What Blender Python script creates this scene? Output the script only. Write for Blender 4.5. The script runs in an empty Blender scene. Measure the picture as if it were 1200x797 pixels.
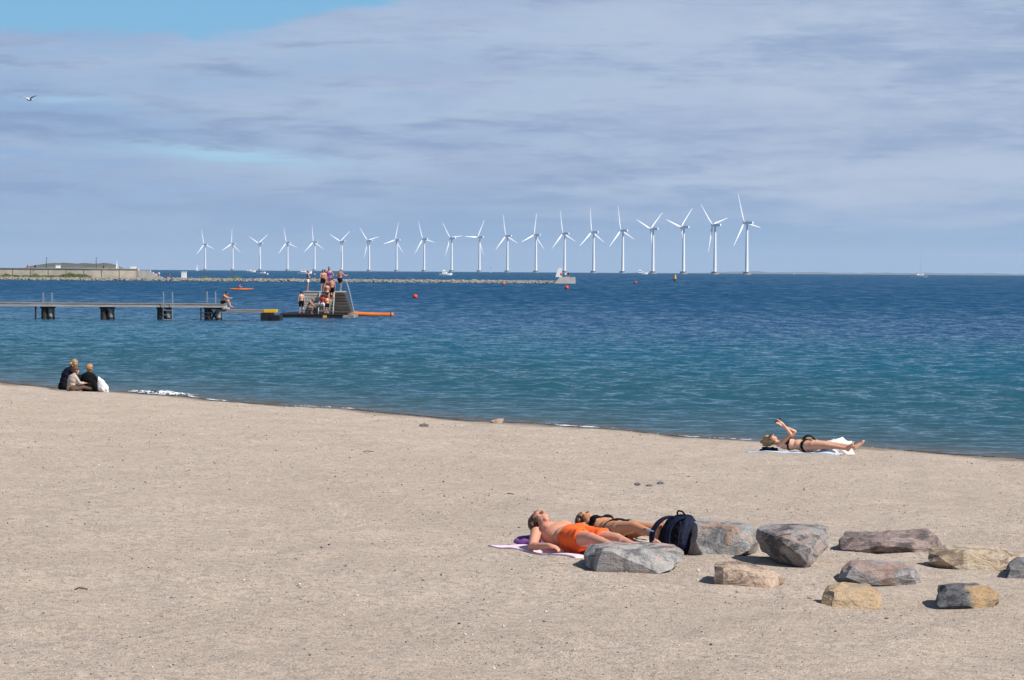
import bpy, bmesh, math, random
import numpy as np
from mathutils import Vector, Matrix, noise, Euler

random.seed(7)
rng = np.random.default_rng(7)
R = math.radians
scene = bpy.context.scene
col = scene.collection

# ------------------------------------------------------------------ camera
F = 3200.0                      # focal length in pixels of a 1200 px wide picture
CAM_H = 3.6
cam_data = bpy.data.cameras.new('camera')
cam_data.sensor_width = 36.0
cam_data.lens = F / 1200.0 * 36.0
cam_data.clip_start = 0.5
cam_data.clip_end = 120000.0
cam = bpy.data.objects.new('camera', cam_data)
col.objects.link(cam)
CM = (Matrix.Translation((0, 0, CAM_H)) @ Matrix.Rotation(R(90 - 1.48), 4, 'X')
      @ Matrix.Rotation(0.0065, 4, 'Z'))
cam.matrix_world = CM
scene.camera = cam
CR = CM.to_3x3()
EYE = Vector((0, 0, CAM_H))
EARTH = 7.4e6


def ray(px, py):
    d = CR @ Vector(((px - 600) / F, -(py - 398.5) / F, -1.0))
    return d / d.y


def at_depth(px, py, Y):
    return EYE + ray(px, py) * Y


def at_z(px, py, z=0.0):
    d = ray(px, py)
    return EYE + d * ((z - CAM_H) / d.z)


# ------------------------------------------------------------------ terrain
SHORE = [at_z(*p) for p in ((-60, 446), (0, 449), (60, 454), (130, 459), (200, 465), (230, 467), (300, 473), (400, 480),
                            (500, 488), (600, 496), (700, 503), (760, 508), (880, 516), (1000, 524), (1200, 538))]
SX = np.array([p.x for p in SHORE])
SY = np.array([p.y for p in SHORE])


def y_shore(x):
    x = np.asarray(x, float)
    y = np.interp(x, SX, SY)
    y = np.where(x < SX[0], SY[0] + (SX[0] - x) * 1.15, y)
    y = np.where(x > SX[-1], SY[-1] - (x - SX[-1]) * 0.75, y)
    return y + 0.35 * np.sin(x * 1.1) + 0.18 * np.sin(x * 2.7 + 1.0)


def inland(x, y):
    return (y_shore(x) - np.asarray(y, float)) * 0.62


def terrain(x, y):
    s = inland(x, y)
    sp = np.maximum(s, 0)
    up = 0.20 * (1 - np.exp(-sp / 2.2)) + 0.034 * (sp - 3.0 * (1 - np.exp(-sp / 3.0)))
    up = np.minimum(up, 1.75)
    down = np.maximum(0.05 * np.minimum(s, 0), -4.0)
    x = np.asarray(x, float)
    y = np.asarray(y, float)
    bump = (0.012 * np.sin(x * 1.3 + 0.6 * y + 0.5) + 0.010 * np.sin(x * 0.7 - 1.1 * y + 2) + 0.008 * np.sin(2.1 * x + 1.7 * y))
    return up + down + bump * np.clip(s / 3, 0, 1)


def ground(px, py):
    """the point of the sand that a photo pixel shows"""
    z = 0.6
    for _ in range(60):
        p = at_z(px, py, z)
        z = 0.5 * z + 0.5 * float(terrain(p.x, p.y))
    p = at_z(px, py, z)
    return Vector((p.x, p.y, float(terrain(p.x, p.y))))


def gz(x, y):
    return float(terrain(x, y))


def sea_z(d):
    return -d * d / (2 * EARTH)


# ------------------------------------------------------------------ bookkeeping
def tag(o, label=None, cat=None, group=None, kind=None):
    if label:
        o['label'] = label
    if cat:
        o['category'] = cat
    if group:
        o['group'] = group
    if kind:
        o['kind'] = kind
    return o


def empty(name, loc, rz=0.0):
    o = bpy.data.objects.new(name, None)
    o.empty_display_size = 0.2
    col.objects.link(o)
    o.location = loc
    o.rotation_euler = (0, 0, rz)
    return o


def mesh_obj(name, verts, faces, mat, parent=None, loc=(0, 0, 0), smooth=False):
    me = bpy.data.meshes.new(name)
    me.from_pydata([tuple(v) for v in verts], [], [tuple(f) for f in faces])
    me.update()
    for m in (mat if isinstance(mat, (list, tuple)) else [mat]):
        me.materials.append(m)
    if smooth:
        me.polygons.foreach_set('use_smooth', [True] * len(me.polygons))
    o = bpy.data.objects.new(name, me)
    col.objects.link(o)
    o.location = loc
    if parent:
        o.parent = parent
    return o


def children(o):
    return [c for c in col.objects if c.parent == o]


def copy_tree(o, parent=None):
    kids = children(o)
    c = o.copy()
    col.objects.link(c)
    c.parent = parent
    for k in kids:
        copy_tree(k, c)
    return c


class MB:
    """collects closed primitives into one mesh"""
    def __init__(self):
        self.v = []
        self.f = []
        self.m = []
        self.mi = 0

    def add(self, vs, fs):
        n = len(self.v)
        self.v += [tuple(p) for p in vs]
        self.f += [tuple(i + n for i in f) for f in fs]
        self.m += [self.mi] * len(fs)
        return self

    def box(self, lo, hi, rot=None, about=None):
        x0, y0, z0 = lo
        x1, y1, z1 = hi
        vs = [Vector(p) for p in ((x0, y0, z0), (x1, y0, z0), (x1, y1, z0), (x0, y1, z0),
                                  (x0, y0, z1), (x1, y0, z1), (x1, y1, z1), (x0, y1, z1))]
        if rot is not None:
            c = Vector(about) if about is not None else (vs[0] + vs[6]) / 2
            vs = [c + rot @ (p - c) for p in vs]
        return self.add(vs, [(3, 2, 1, 0), (4, 5, 6, 7), (0, 1, 5, 4), (1, 2, 6, 5), (2, 3, 7, 6), (3, 0, 4, 7)])

    def bar(self, a, b, r0, r1=None, n=10):
        a = Vector(a)
        b = Vector(b)
        r1 = r0 if r1 is None else r1
        d = (b - a).normalized()
        u = d.orthogonal().normalized()
        w = d.cross(u)
        vs = []
        for p, r in ((a, r0), (b, r1)):
            for k in range(n):
                t = 2 * math.pi * k / n
                vs.append(p + (u * math.cos(t) + w * math.sin(t)) * r)
        fs = [(k, (k + 1) % n, n + (k + 1) % n, n + k) for k in range(n)]
        fs += [tuple(range(n - 1, -1, -1)), tuple(range(n, 2 * n))]
        return self.add(vs, fs)

    def path(self, pts, r, n=8):
        for a, b in zip(pts[:-1], pts[1:]):
            self.bar(a, b, r, r, n)
        for p in pts[1:-1]:
            self.ball(p, (r, r, r), 1)
        return self

    def ball(self, c, rad, sub=2, rot=None):
        vs, fs = ico(sub)
        c = Vector(c)
        out = []
        for p in vs:
            q = Vector((p[0] * rad[0], p[1] * rad[1], p[2] * rad[2]))
            if rot is not None:
                q = rot @ q
            out.append(c + q)
        return self.add(out, fs)

    def prism(self, poly, y0, y1):
        """outline in x,z pushed from y0 to y1"""
        n = len(poly)
        vs = [(x, y0, z) for x, z in poly] + [(x, y1, z) for x, z in poly]
        fs = [tuple(range(n)), tuple(range(2 * n - 1, n - 1, -1))]
        fs += [((k + 1) % n, k, n + k, n + (k + 1) % n) for k in range(n)]
        return self.add(vs, fs)

    def build(self, name, mat, parent=None, loc=(0, 0, 0), smooth=False):
        o = mesh_obj(name, self.v, self.f, mat, parent, loc, smooth)
        if any(self.m):
            o.data.polygons.foreach_set('material_index', self.m)
        return o


_ico = {}


def ico(sub):
    if sub not in _ico:
        bm = bmesh.new()
        bmesh.ops.create_icosphere(bm, subdivisions=sub, radius=1.0)
        bm.verts.ensure_lookup_table()
        _ico[sub] = ([tuple(v.co) for v in bm.verts], [tuple(v.index for v in f.verts) for f in bm.faces])
        bm.free()
    return _ico[sub]


def bake_modifiers(o):
    """replace an object's mesh by its evaluated mesh"""
    dg = bpy.context.evaluated_depsgraph_get()
    dg.update()
    me = bpy.data.meshes.new_from_object(o.evaluated_get(dg))
    o.modifiers.clear()
    old = o.data
    o.data = me
    bpy.data.meshes.remove(old)
    return o


# ------------------------------------------------------------------ node helpers
class NT:
    def __init__(self, tree):
        self.t = tree
        tree.nodes.clear()

    def n(self, typ, **kw):
        nd = self.t.nodes.new(typ)
        for k, v in kw.items():
            setattr(nd, k, v)
        return nd

    def put(self, sock, v):
        if hasattr(v, 'is_output'):
            self.t.links.new(v, sock)
        elif isinstance(v, (tuple, list)):
            v = tuple(v)
            if sock.type == 'RGBA' and len(v) == 3:
                v = v + (1,)
            sock.default_value = v
        else:
            sock.default_value = v

    def m(self, op, a, b=0.0, c=0.0, clamp=False):
        nd = self.n('ShaderNodeMath', operation=op, use_clamp=clamp)
        for i, v in enumerate((a, b, c)):
            self.put(nd.inputs[i], v)
        return nd.outputs[0]

    def vm(self, op, a, b=(0, 0, 0)):
        nd = self.n('ShaderNodeVectorMath', operation=op)
        self.put(nd.inputs[0], a)
        self.put(nd.inputs[1], b)
        return nd.outputs[0]

    def noise(self, vec, scale=1.0, detail=2.0, rough=0.5, dist=0.0):
        nd = self.n('ShaderNodeTexNoise')
        self.put(nd.inputs['Vector'], vec)
        nd.inputs['Scale'].default_value = scale
        nd.inputs['Detail'].default_value = detail
        nd.inputs['Roughness'].default_value = rough
        nd.inputs['Distortion'].default_value = dist
        return nd.outputs[0]

    def voro(self, vec, scale, feature='F1', rand=1.0):
        nd = self.n('ShaderNodeTexVoronoi', feature=feature)
        self.put(nd.inputs['Vector'], vec)
        nd.inputs['Scale'].default_value = scale
        nd.inputs['Randomness'].default_value = rand
        return nd

    def step(self, v, lo, hi, smooth=True):
        nd = self.n('ShaderNodeMapRange', interpolation_type='SMOOTHSTEP' if smooth else 'LINEAR', clamp=True)
        self.put(nd.inputs[0], v)
        self.put(nd.inputs[1], lo)
        self.put(nd.inputs[2], hi)
        return nd.outputs[0]

    def mix(self, f, a, b, blend='MIX'):
        nd = self.n('ShaderNodeMix', data_type='RGBA', blend_type=blend)
        self.put(nd.inputs[0], f)
        self.put(nd.inputs[6], a)
        self.put(nd.inputs[7], b)
        return nd.outputs[2]

    def coord(self, which='Object'):
        return self.n('ShaderNodeTexCoord').outputs[which]

    def geo(self, which='Position'):
        return self.n('ShaderNodeNewGeometry').outputs[which]

    def xyz(self, v):
        nd = self.n('ShaderNodeSeparateXYZ')
        self.put(nd.inputs[0], v)
        return nd.outputs

    def comb(self, x, y, z):
        nd = self.n('ShaderNodeCombineXYZ')
        for i, v in enumerate((x, y, z)):
            self.put(nd.inputs[i], v)
        return nd.outputs[0]

    def bump(self, h, strength=0.3, dist=0.02, normal=None):
        nd = self.n('ShaderNodeBump')
        nd.inputs['Strength'].default_value = strength
        nd.inputs['Distance'].default_value = dist
        self.put(nd.inputs['Height'], h)
        if normal is not None:
            self.put(nd.inputs['Normal'], normal)
        return nd.outputs[0]

    def principled(self, base, rough=0.6, normal=None, spec=0.5, metal=0.0, ior=1.45):
        p = self.n('ShaderNodeBsdfPrincipled')
        self.put(p.inputs['Base Color'], base)
        self.put(p.inputs['Roughness'], rough)
        self.put(p.inputs['Metallic'], metal)
        self.put(p.inputs['IOR'], ior)
        self.put(p.inputs['Specular IOR Level'], spec)
        if normal is not None:
            self.put(p.inputs['Normal'], normal)
        o = self.n('ShaderNodeOutputMaterial')
        self.t.links.new(p.outputs[0], o.inputs['Surface'])
        return p


def new_mat(name):
    m = bpy.data.materials.new(name)
    m.use_nodes = True
    return m, NT(m.node_tree)


def simple(name, c, rough=0.6, var=0.15, scale=8.0, bump=0.1, metal=0.0, spec=0.5, bdist=0.01):
    m, t = new_mat(name)
    v = t.coord()
    f = t.noise(v, scale, 4, 0.6)
    lo = tuple(x * (1 - var) for x in c)
    hi = tuple(min(1, x * (1 + var)) for x in c)
    base = t.mix(t.step(f, 0.3, 0.7), lo, hi)
    nrm = t.bump(t.noise(v, scale * 4, 3, 0.6), bump, bdist) if bump else None
    t.principled(base, rough, nrm, spec, metal)
    return m


def skin(name, c, flush=(0.50, 0.16, 0.11)):
    m, t = new_mat(name)
    v = t.coord()
    f = t.step(t.noise(v, 5.0, 3, 0.6), 0.35, 0.75)
    base = t.mix(t.m('MULTIPLY', f, 0.35), c, flush)
    base = t.mix(t.m('MULTIPLY', t.noise(v, 40, 3, 0.7), 0.25), base, tuple(x * 0.7 for x in c))
    p = t.principled(base, 0.48, t.bump(t.noise(v, 60, 3), 0.06, 0.004), 0.4)
    p.inputs['Subsurface Weight'].default_value = 0.08
    p.inputs['Subsurface Radius'].default_value = (0.012, 0.005, 0.003)
    p.inputs['Subsurface Scale'].default_value = 0.5
    return m


def cloth(name, c, rough=0.9, fold=6.0, bump=0.5):
    m, t = new_mat(name)
    v = t.coord()
    f = t.noise(v, fold, 3, 0.55, 0.6)
    base = t.mix(t.step(f, 0.2, 0.8), tuple(x * 0.86 for x in c), tuple(min(1, x * 1.1) for x in c))
    h = t.m('ADD', t.m('MULTIPLY', f, 1.0), t.m('MULTIPLY', t.noise(v, 90, 2), 0.1))
    p = t.principled(base, rough, t.bump(h, bump, 0.03), 0.12)
    return m


def wood(name, c, dark, rough=0.8):
    m, t = new_mat(name)
    v = t.coord()
    s = t.vm('MULTIPLY', v, (0.6, 6.0, 9.0))
    f = t.noise(s, 1.2, 5, 0.65)
    g = t.noise(v, 0.9, 3, 0.6)
    base = t.mix(t.step(f, 0.3, 0.75), dark, c)
    base = t.mix(t.m('MULTIPLY', t.step(g, 0.45, 0.75), 0.45), base, dark)
    t.principled(base, rough, t.bump(f, 0.4, 0.02), 0.3)
    return m
# ------------------------------------------------------------------ world: sky, clouds, sun
SUN_AZ, SUN_EL = 119.0, 47.0         # clockwise from the view direction (+Y), degrees
scene.render.engine = 'CYCLES'
world = bpy.data.worlds.new('World')
scene.world = world
world.use_nodes = True
t = NT(world.node_tree)
sky = t.n('ShaderNodeTexSky', sky_type='NISHITA')
sky.sun_disc = False
sky.sun_elevation = R(SUN_EL)
sky.sun_rotation = R(SUN_AZ)
sky.air_density = 1.0
sky.dust_density = 0.4
sky.ozone_density = 1.5
STR = 0.075
EXPOSURE = 0.30
d = t.xyz(t.coord('Generated'))
az = t.m('MULTIPLY', t.m('ARCTAN2', d[0], d[1]), 57.2958)
el = t.m('MULTIPLY', t.m('ARCSINE', d[2]), 57.2958)


def C(r, g, b):
    """an 8-bit photo colour as the radiance that shows it"""
    def lin(v):
        v /= 255.0
        return v / 12.92 if v <= 0.04045 else ((v + 0.055) / 1.055) ** 2.4
    return tuple(lin(v) / STR / 2 ** EXPOSURE for v in (r, g, b))


wob = t.noise(t.comb(t.m('MULTIPLY', az, 0.25), t.m('MULTIPLY', el, 0.8), 3.0), 1.0, 5, 0.6)
big = t.noise(t.comb(t.m('MULTIPLY', az, 0.085), t.m('MULTIPLY', el, 0.62), 1.7), 1.0, 5, 0.55, 0.3)
mid = t.noise(t.comb(t.m('MULTIPLY', az, 0.30), t.m('MULTIPLY', el, 2.0), 9.1), 1.0, 6, 0.6, 0.4)
fine = t.noise(t.comb(t.m('MULTIPLY', az, 0.8), t.m('MULTIPLY', el, 5.2), 4.4), 1.0, 5, 0.62, 0.3)
lay = t.m('ADD', t.m('MULTIPLY', big, 0.42), t.m('ADD', t.m('MULTIPLY', mid, 0.36), t.m('MULTIPLY', fine, 0.22)))
cloud = t.mix(t.step(lay, 0.41, 0.585), C(137, 161, 199), C(181, 198, 221))
cloud = t.mix(t.m('MULTIPLY', t.step(wob, 0.45, 0.7), 0.55), cloud, C(158, 174, 206))
# cloud brightens a little to the right of the view and thins out to clear blue at the lower left
right = t.step(az, -9.0, 8.0, False)
cloud = t.mix(t.m('MULTIPLY', right, 0.30), cloud, C(176, 192, 216))
thin = t.m('MULTIPLY', t.step(t.m('ADD', mid, t.m('MULTIPLY', fine, 0.5)), 0.62, 0.95), t.m('SUBTRACT', 0.85, right), clamp=True)
cloud = t.mix(t.m('MULTIPLY', thin, 0.7), cloud, C(122, 165, 212))
# clear sky band near the horizon
cover = t.step(t.m('ADD', el, t.m('MULTIPLY', t.m('SUBTRACT', mid, 0.5), 2.2)), 0.15, 2.0)
low = t.mix(t.step(el, 0.0, 1.4, False), C(146, 180, 216), C(140, 172, 212))
low = t.mix(t.m('MULTIPLY', t.step(big, 0.45, 0.65), 0.45), low, C(164, 186, 217))
veil = t.mix(cover, low, cloud)
# open blue above the cloud edge, upper left
edge = t.m('ADD', 4.72, t.m('MULTIPLY', t.m('MAXIMUM', t.m('ADD', az, 6.6), 0.0), 0.19))
edge = t.m('ADD', edge, t.m('MULTIPLY', t.m('SUBTRACT', wob, 0.5), 0.9))
edge = t.m('ADD', edge, t.m('MULTIPLY', t.m('SUBTRACT', fine, 0.5), 0.5))
opened = t.step(t.m('SUBTRACT', el, edge), -0.12, 0.22)
# thin bright slit in the cloud, left of the middle
gx = t.m('DIVIDE', t.m('ADD', az, 5.9), 2.1)
gy = t.m('DIVIDE', t.m('SUBTRACT', t.m('ADD', el, t.m('MULTIPLY', t.m('ADD', az, 6.0), 0.055)),
                       t.m('ADD', 2.05, t.m('MULTIPLY', fine, 0.55))), 0.16)
slit = t.m('EXPONENT', t.m('MULTIPLY', t.m('ADD', t.m('MULTIPLY', gx, gx), t.m('MULTIPLY', gy, gy)), -1.0))
gx2 = t.m('DIVIDE', t.m('ADD', az, 9.3), 0.9)
gy2 = t.m('DIVIDE', t.m('SUBTRACT', el, t.m('ADD', 3.28, t.m('MULTIPLY', fine, 0.3))), 0.09)
slit2 = t.m('EXPONENT', t.m('MULTIPLY', t.m('ADD', t.m('MULTIPLY', gx2, gx2), t.m('MULTIPLY', gy2, gy2)), -1.0))
slit = t.m('ADD', slit, t.m('MULTIPLY', slit2, 0.6), clamp=True)
veil = t.mix(t.m('MULTIPLY', slit, t.step(fine, 0.18, 0.52)), veil, C(166, 207, 233))
blue = t.mix(0.75, sky.outputs[0], C(112, 180, 228))
veil = t.mix(opened, veil, blue)
# overhead the cloud deck breaks up into blue sky
high = t.step(el, 6.0, 16.0)
full = t.mix(high, veil, sky.outputs[0])
full = t.mix(t.step(el, -1.5, -0.3), C(120, 150, 190), full)
bg = t.n('ShaderNodeBackground')
t.put(bg.inputs[0], full)
bg.inputs[1].default_value = STR
wo = t.n('ShaderNodeOutputWorld')
t.t.links.new(bg.outputs[0], wo.inputs['Surface'])

sun_data = bpy.data.lights.new('sun', 'SUN')
sun_data.energy = 5.0
sun_data.angle = R(0.53)
sun_data.color = (1.0, 0.95, 0.88)
sun = bpy.data.objects.new('sun', sun_data)
col.objects.link(sun)
sdir = Vector((math.sin(R(SUN_AZ)) * math.cos(R(SUN_EL)), math.cos(R(SUN_AZ)) * math.cos(R(SUN_EL)), math.sin(R(SUN_EL))))
sun.rotation_euler = sdir.to_track_quat('Z', 'Y').to_euler()
sun.location = (30, 0, 60)

vs = scene.view_settings
vs.view_transform = 'Standard'
vs.look = 'None'
vs.exposure = EXPOSURE
vs.gamma = 1.0
vs.use_curve_mapping = False

# ------------------------------------------------------------------ setting materials
# sand: pale grains, darker coarse patches, wet along the water
M_sand, t = new_mat('sand')
P = t.geo()
z = t.xyz(P)[2]
n1 = t.noise(P, 0.45, 5, 0.6)
n2 = t.noise(P, 9.0, 6, 0.75)
n3 = t.noise(P, 30.0, 4, 0.8)
c = t.mix(t.step(n1, 0.36, 0.66), (0.540, 0.440, 0.356), (0.610, 0.504, 0.414))
c = t.mix(t.step(n2, 0.44, 0.62), c, (0.425, 0.352, 0.288))
c = t.mix(t.step(n3, 0.53, 0.72), c, (0.265, 0.218, 0.180))
c = t.mix(t.m('MULTIPLY', t.step(n3, 0.47, 0.30), 0.75), c, (0.72, 0.61, 0.50))
vg = t.voro(P, 48.0)
rnd = t.xyz(vg.outputs['Color'])
dot = t.m('SUBTRACT', 1.0, t.step(vg.outputs['Distance'], 0.24, 0.36))
c = t.mix(t.m('MULTIPLY', dot, t.m('GREATER_THAN', rnd[0], 0.90)), c, (0.16, 0.15, 0.15))
c = t.mix(t.m('MULTIPLY', dot, t.m('LESS_THAN', rnd[0], 0.10)), c, (0.66, 0.62, 0.57))
c = t.mix(t.m('MULTIPLY', t.m('MULTIPLY', dot, t.m('GREATER_THAN', rnd[1], 0.95)), 0.8), c, (0.45, 0.24, 0.14))
wet = t.m('SUBTRACT', 1.0, t.step(t.m('ADD', z, t.m('MULTIPLY', n2, 0.05)), 0.06, 0.20))
c = t.mix(wet, c, (0.15, 0.115, 0.08))
h = t.m('ADD', t.m('MULTIPLY', n2, 1.0), t.m('ADD', t.m('MULTIPLY', n3, 0.45), t.m('MULTIPLY', dot, 0.08)))
t.principled(c, t.m('SUBTRACT', 0.93, t.m('MULTIPLY', wet, 0.55)), t.bump(h, 0.85, 0.075), 0.2)

# sea water
M_sea, t = new_mat('sea_water')
P = t.geo()
xyz = t.xyz(P)
at = t.n('ShaderNodeAttribute', attribute_name='offshore')
s = at.outputs['Fac']
patch = t.noise(t.vm('MULTIPLY', P, (0.020, 0.011, 0)), 1.0, 5, 0.62)
gust_shade = t.noise(t.vm('MULTIPLY', P, (0.006, 0.0035, 0)), 1.0, 5, 0.6)
s2 = t.m('ADD', s, t.m('MULTIPLY', t.m('SUBTRACT', patch, 0.5), t.m('ADD', 4.0, t.m('MULTIPLY', s, 0.9))))
c = t.mix(t.step(s2, 0.2, 2.4), (0.070, 0.060, 0.036), (0.026, 0.062, 0.068))
c = t.mix(t.step(s2, 1.5, 10.0), c, (0.016, 0.072, 0.100))
c = t.mix(t.step(s2, 10.0, 38.0), c, (0.006, 0.074, 0.122))
c = t.mix(t.step(s2, 38.0, 78.0), c, (0.001, 0.046, 0.114))
c = t.mix(t.step(s2, 150.0, 900.0), c, (0.001, 0.050, 0.124))
c = t.mix(t.m('MULTIPLY', t.step(gust_shade, 0.52, 0.66), 0.45), c, (0.001, 0.026, 0.074))  # dark streaks where ruffled water mirrors less sky, put into the base colour
# wavelets: slopes of many sizes added up (long crests lie across the wind)
def slope(fx, fy, seed, det=3, rough=0.6):
    n = t.noise(t.vm('ADD', t.vm('MULTIPLY', P, (fx, fy, 0)), (seed, seed * 1.7, seed)), 1.0, det, rough, 0.5)
    return t.m('SUBTRACT', n, 0.5)


calm = t.m('ADD', 0.40, t.m('MULTIPLY', t.step(s, 0.3, 16.0), 0.60))
far = t.step(s, 20.0, 200.0)
ty = t.m('MULTIPLY', slope(1.3, 2.2, 1.0), 0.70)
ty = t.m('ADD', ty, t.m('MULTIPLY', slope(4.2, 6.0, 2.0), 0.60))
ty = t.m('ADD', ty, t.m('MULTIPLY', slope(0.75, 0.42, 3.0, 4, 0.7), t.m('ADD', 0.32, t.m('MULTIPLY', far, 0.55))))
ty = t.m('ADD', ty, t.m('MULTIPLY', slope(0.42, 0.085, 4.0, 5, 0.75), t.m('MULTIPLY', far, 1.25)))
ty = t.m('ADD', ty, t.m('MULTIPLY', slope(0.20, 0.016, 5.0, 6, 0.78), t.m('MULTIPLY', t.step(s, 100.0, 500.0), 1.4)))
tx = t.m('ADD', t.m('MULTIPLY', slope(1.1, 1.6, 6.0), 0.7), t.m('MULTIPLY', slope(3.8, 4.6, 7.0), 0.5))
ty = t.m('MULTIPLY', ty, calm)
tx = t.m('MULTIPLY', tx, calm)
gn = t.xyz(t.geo('Normal'))
lean = t.m('ADD', 0.11, t.m('MULTIPLY', far, 0.13))
N = t.vm('NORMALIZE', t.comb(t.m('ADD', gn[0], tx), t.m('SUBTRACT', t.m('ADD', gn[1], ty), lean), 1.0))
rg = t.m('ADD', 0.10, t.m('MULTIPLY', far, 0.16))
t.principled(c, rg, N, 0.33, 0.0, 1.333)

# ------------------------------------------------------------------ ground sheet (sand above, sea bed below)
def grid(xs, ys, zf):
    X, Y = np.meshgrid(xs, ys)
    Z = zf(X, Y)
    v = np.stack([X.ravel(), Y.ravel(), Z.ravel()], 1)
    nx, ny = len(xs), len(ys)
    i = np.arange(nx * ny).reshape(ny, nx)
    f = np.stack([i[:-1, :-1].ravel(), i[:-1, 1:].ravel(), i[1:, 1:].ravel(), i[1:, :-1].ravel()], 1)
    return v, f


def np_mesh(name, v, f, mat, smooth=True):
    me = bpy.data.meshes.new(name)
    me.vertices.add(len(v))
    me.vertices.foreach_set('co', np.asarray(v, np.float32).ravel())
    me.loops.add(f.size)
    me.loops.foreach_set('vertex_index', f.ravel().astype(np.int32))
    me.polygons.add(len(f))
    me.polygons.foreach_set('loop_start', np.arange(0, f.size, f.shape[1], dtype=np.int32))
    me.update(calc_edges=True)
    me.materials.append(mat)
    if smooth:
        me.polygons.foreach_set('use_smooth', np.ones(len(f), bool))
    o = bpy.data.objects.new(name, me)
    col.objects.link(o)
    return o


def dimples(X, Y):
    """trodden, lumpy dry sand"""
    z = np.zeros_like(X)
    r = np.random.default_rng(3)
    for k in range(60):
        a = r.uniform(0, 2 * math.pi)
        wl = r.uniform(0.35, 1.6)
        kx, ky = math.cos(a) * 6.283 / wl, math.sin(a) * 6.283 / wl
        z += 0.0022 * wl ** 0.7 * np.sin(kx * X + ky * Y + r.uniform(0, 6.28) + 1.3 * np.sin(0.31 * X + 0.4 * k) + 1.1 * np.sin(0.23 * Y + k))
    return z


def sand_z(X, Y):
    return terrain(X, Y) + dimples(X, Y) * np.clip(inland(X, Y) / 2.0, 0, 1)


xs = np.concatenate([np.linspace(-70, -22, 30)[:-1], np.arange(-22, 14, 0.11), np.linspace(14, 60, 30)])
ys = np.concatenate([np.linspace(-30, 15, 20)[:-1], np.arange(15, 96, 0.16), np.linspace(96, 420, 40)])
v, f = grid(xs, ys, sand_z)
tag(np_mesh('sand_beach', v, f, M_sand), kind='structure')

# ------------------------------------------------------------------ the sea: one sheet to the horizon and beyond, curved like the earth
rows = [26.0]
while rows[-1] < 16000:
    y = rows[-1]
    rows.append(y + max(0.22 if y < 110 else 0.22 + (y - 110) * 0.007, 0.0))
rows = np.array(rows)
nu = 360
u = np.linspace(-1, 1, nu)
U, Yg = np.meshgrid(u, rows)
Xg = U * (0.30 * Yg + 14)
S_in = -inland(Xg, Yg)
amp = np.clip((S_in + 0.2) / 12, 0.12, 1.0) * np.clip(1.4 - Yg / 420, 0, 1)
Z = np.zeros_like(Xg)
r = np.random.default_rng(5)
for k in range(70):
    a = R(-78) + r.normal(0, 0.55)
    wl = 0.6 * math.exp(abs(r.normal(0, 0.62)))
    kx, ky = math.cos(a) * 6.283 / wl, math.sin(a) * 6.283 / wl
    ph = kx * Xg + ky * Yg + r.uniform(0, 6.28) + 1.2 * np.sin(0.13 * Xg + k) + 1.2 * np.sin(0.09 * Yg + 2 * k)
    Z += 0.0048 * wl ** 0.8 * np.sin(ph) * np.clip(1.6 - Yg / (wl * 130), 0, 1)
Z = Z + 0.5 * Z * np.clip(Z * 8, -0.6, 1.0)          # sharper crests than troughs
Z = np.where(S_in > -3, Z * amp, 0.0)
Z += sea_z(np.hypot(Xg, Yg))
i = np.arange(Xg.size).reshape(Xg.shape)
f = np.stack([i[:-1, :-1].ravel(), i[:-1, 1:].ravel(), i[1:, 1:].ravel(), i[1:, :-1].ravel()], 1)
v = np.stack([Xg.ravel(), Yg.ravel(), Z.ravel()], 1)
sv = S_in.ravel()
keep = (sv[f] > -5).any(1)
f = f[keep]
used = np.unique(f)
remap = np.zeros(len(v), np.int64)
remap[used] = np.arange(len(used))
sea = tag(np_mesh('sea', v[used], remap[f], M_sea), kind='structure')
a = sea.data.attributes.new('offshore', 'FLOAT', 'POINT')
a.data.foreach_set('value', sv[used].astype(np.float32))

# ------------------------------------------------------------------ haze: one box of pale air round everything
M_haze = bpy.data.materials.new('haze')
M_haze.use_nodes = True
t = NT(M_haze.node_tree)
pv = t.n('ShaderNodeVolumePrincipled')
pv.inputs['Color'].default_value = (0.80, 0.90, 1.0, 1)
pv.inputs['Density'].default_value = 3.6e-5
pv.inputs['Anisotropy'].default_value = 0.2
mo = t.n('ShaderNodeOutputMaterial')
t.t.links.new(pv.outputs[0], mo.inputs['Volume'])
hz = MB().box((-7000, -200, -40), (7000, 25000, 175)).build('haze', M_haze)
tag(hz, kind='stuff')

# ------------------------------------------------------------------ far land
M_hill, t = new_mat('far_hill')
P = t.geo()
z = t.xyz(P)[2]
f_ = t.noise(t.vm('MULTIPLY', P, (0.05, 0.05, 0.3)), 1.0, 5, 0.7)
c = t.mix(t.step(t.m('ADD', z, t.m('MULTIPLY', f_, 4.0)), 4.2, 7.0), (0.115, 0.105, 0.115), (0.072, 0.080, 0.055))
c = t.mix(t.step(f_, 0.5, 0.7), c, (0.045, 0.06, 0.03))
t.principled(c, 0.95)
M_coast = simple('far_coast', (0.05, 0.065, 0.07), 0.9, 0.3, 0.005, 0.0)


def land(name, x0, x1, Y, depth, hf, mat, n=90):
    xs = np.linspace(x0, x1, n)
    prof = np.array([0, 0.55, 0.85, 1.0, 0.95, 0.6, 0])
    ysn = np.linspace(0, depth, len(prof))
    vs, fs = [], []
    for x in xs:
        h = hf((x - x0) / (x1 - x0)) 
        for p, yy in zip(prof, ysn):
            vs.append((x, Y + yy, sea_z(math.hypot(x, Y)) - 2.0 + (h + 2.0) * p))
    m = len(prof)
    for a in range(n - 1):
        for b in range(m - 1):
            fs.append((a * m + b, (a + 1) * m + b, (a + 1) * m + b + 1, a * m + b + 1))
    return tag(mesh_obj(name, vs, fs, mat, smooth=True), kind='structure')


YH = 2100.0
x0, x1 = at_depth(2, 314, YH).x, at_depth(109, 314, YH).x


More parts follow.
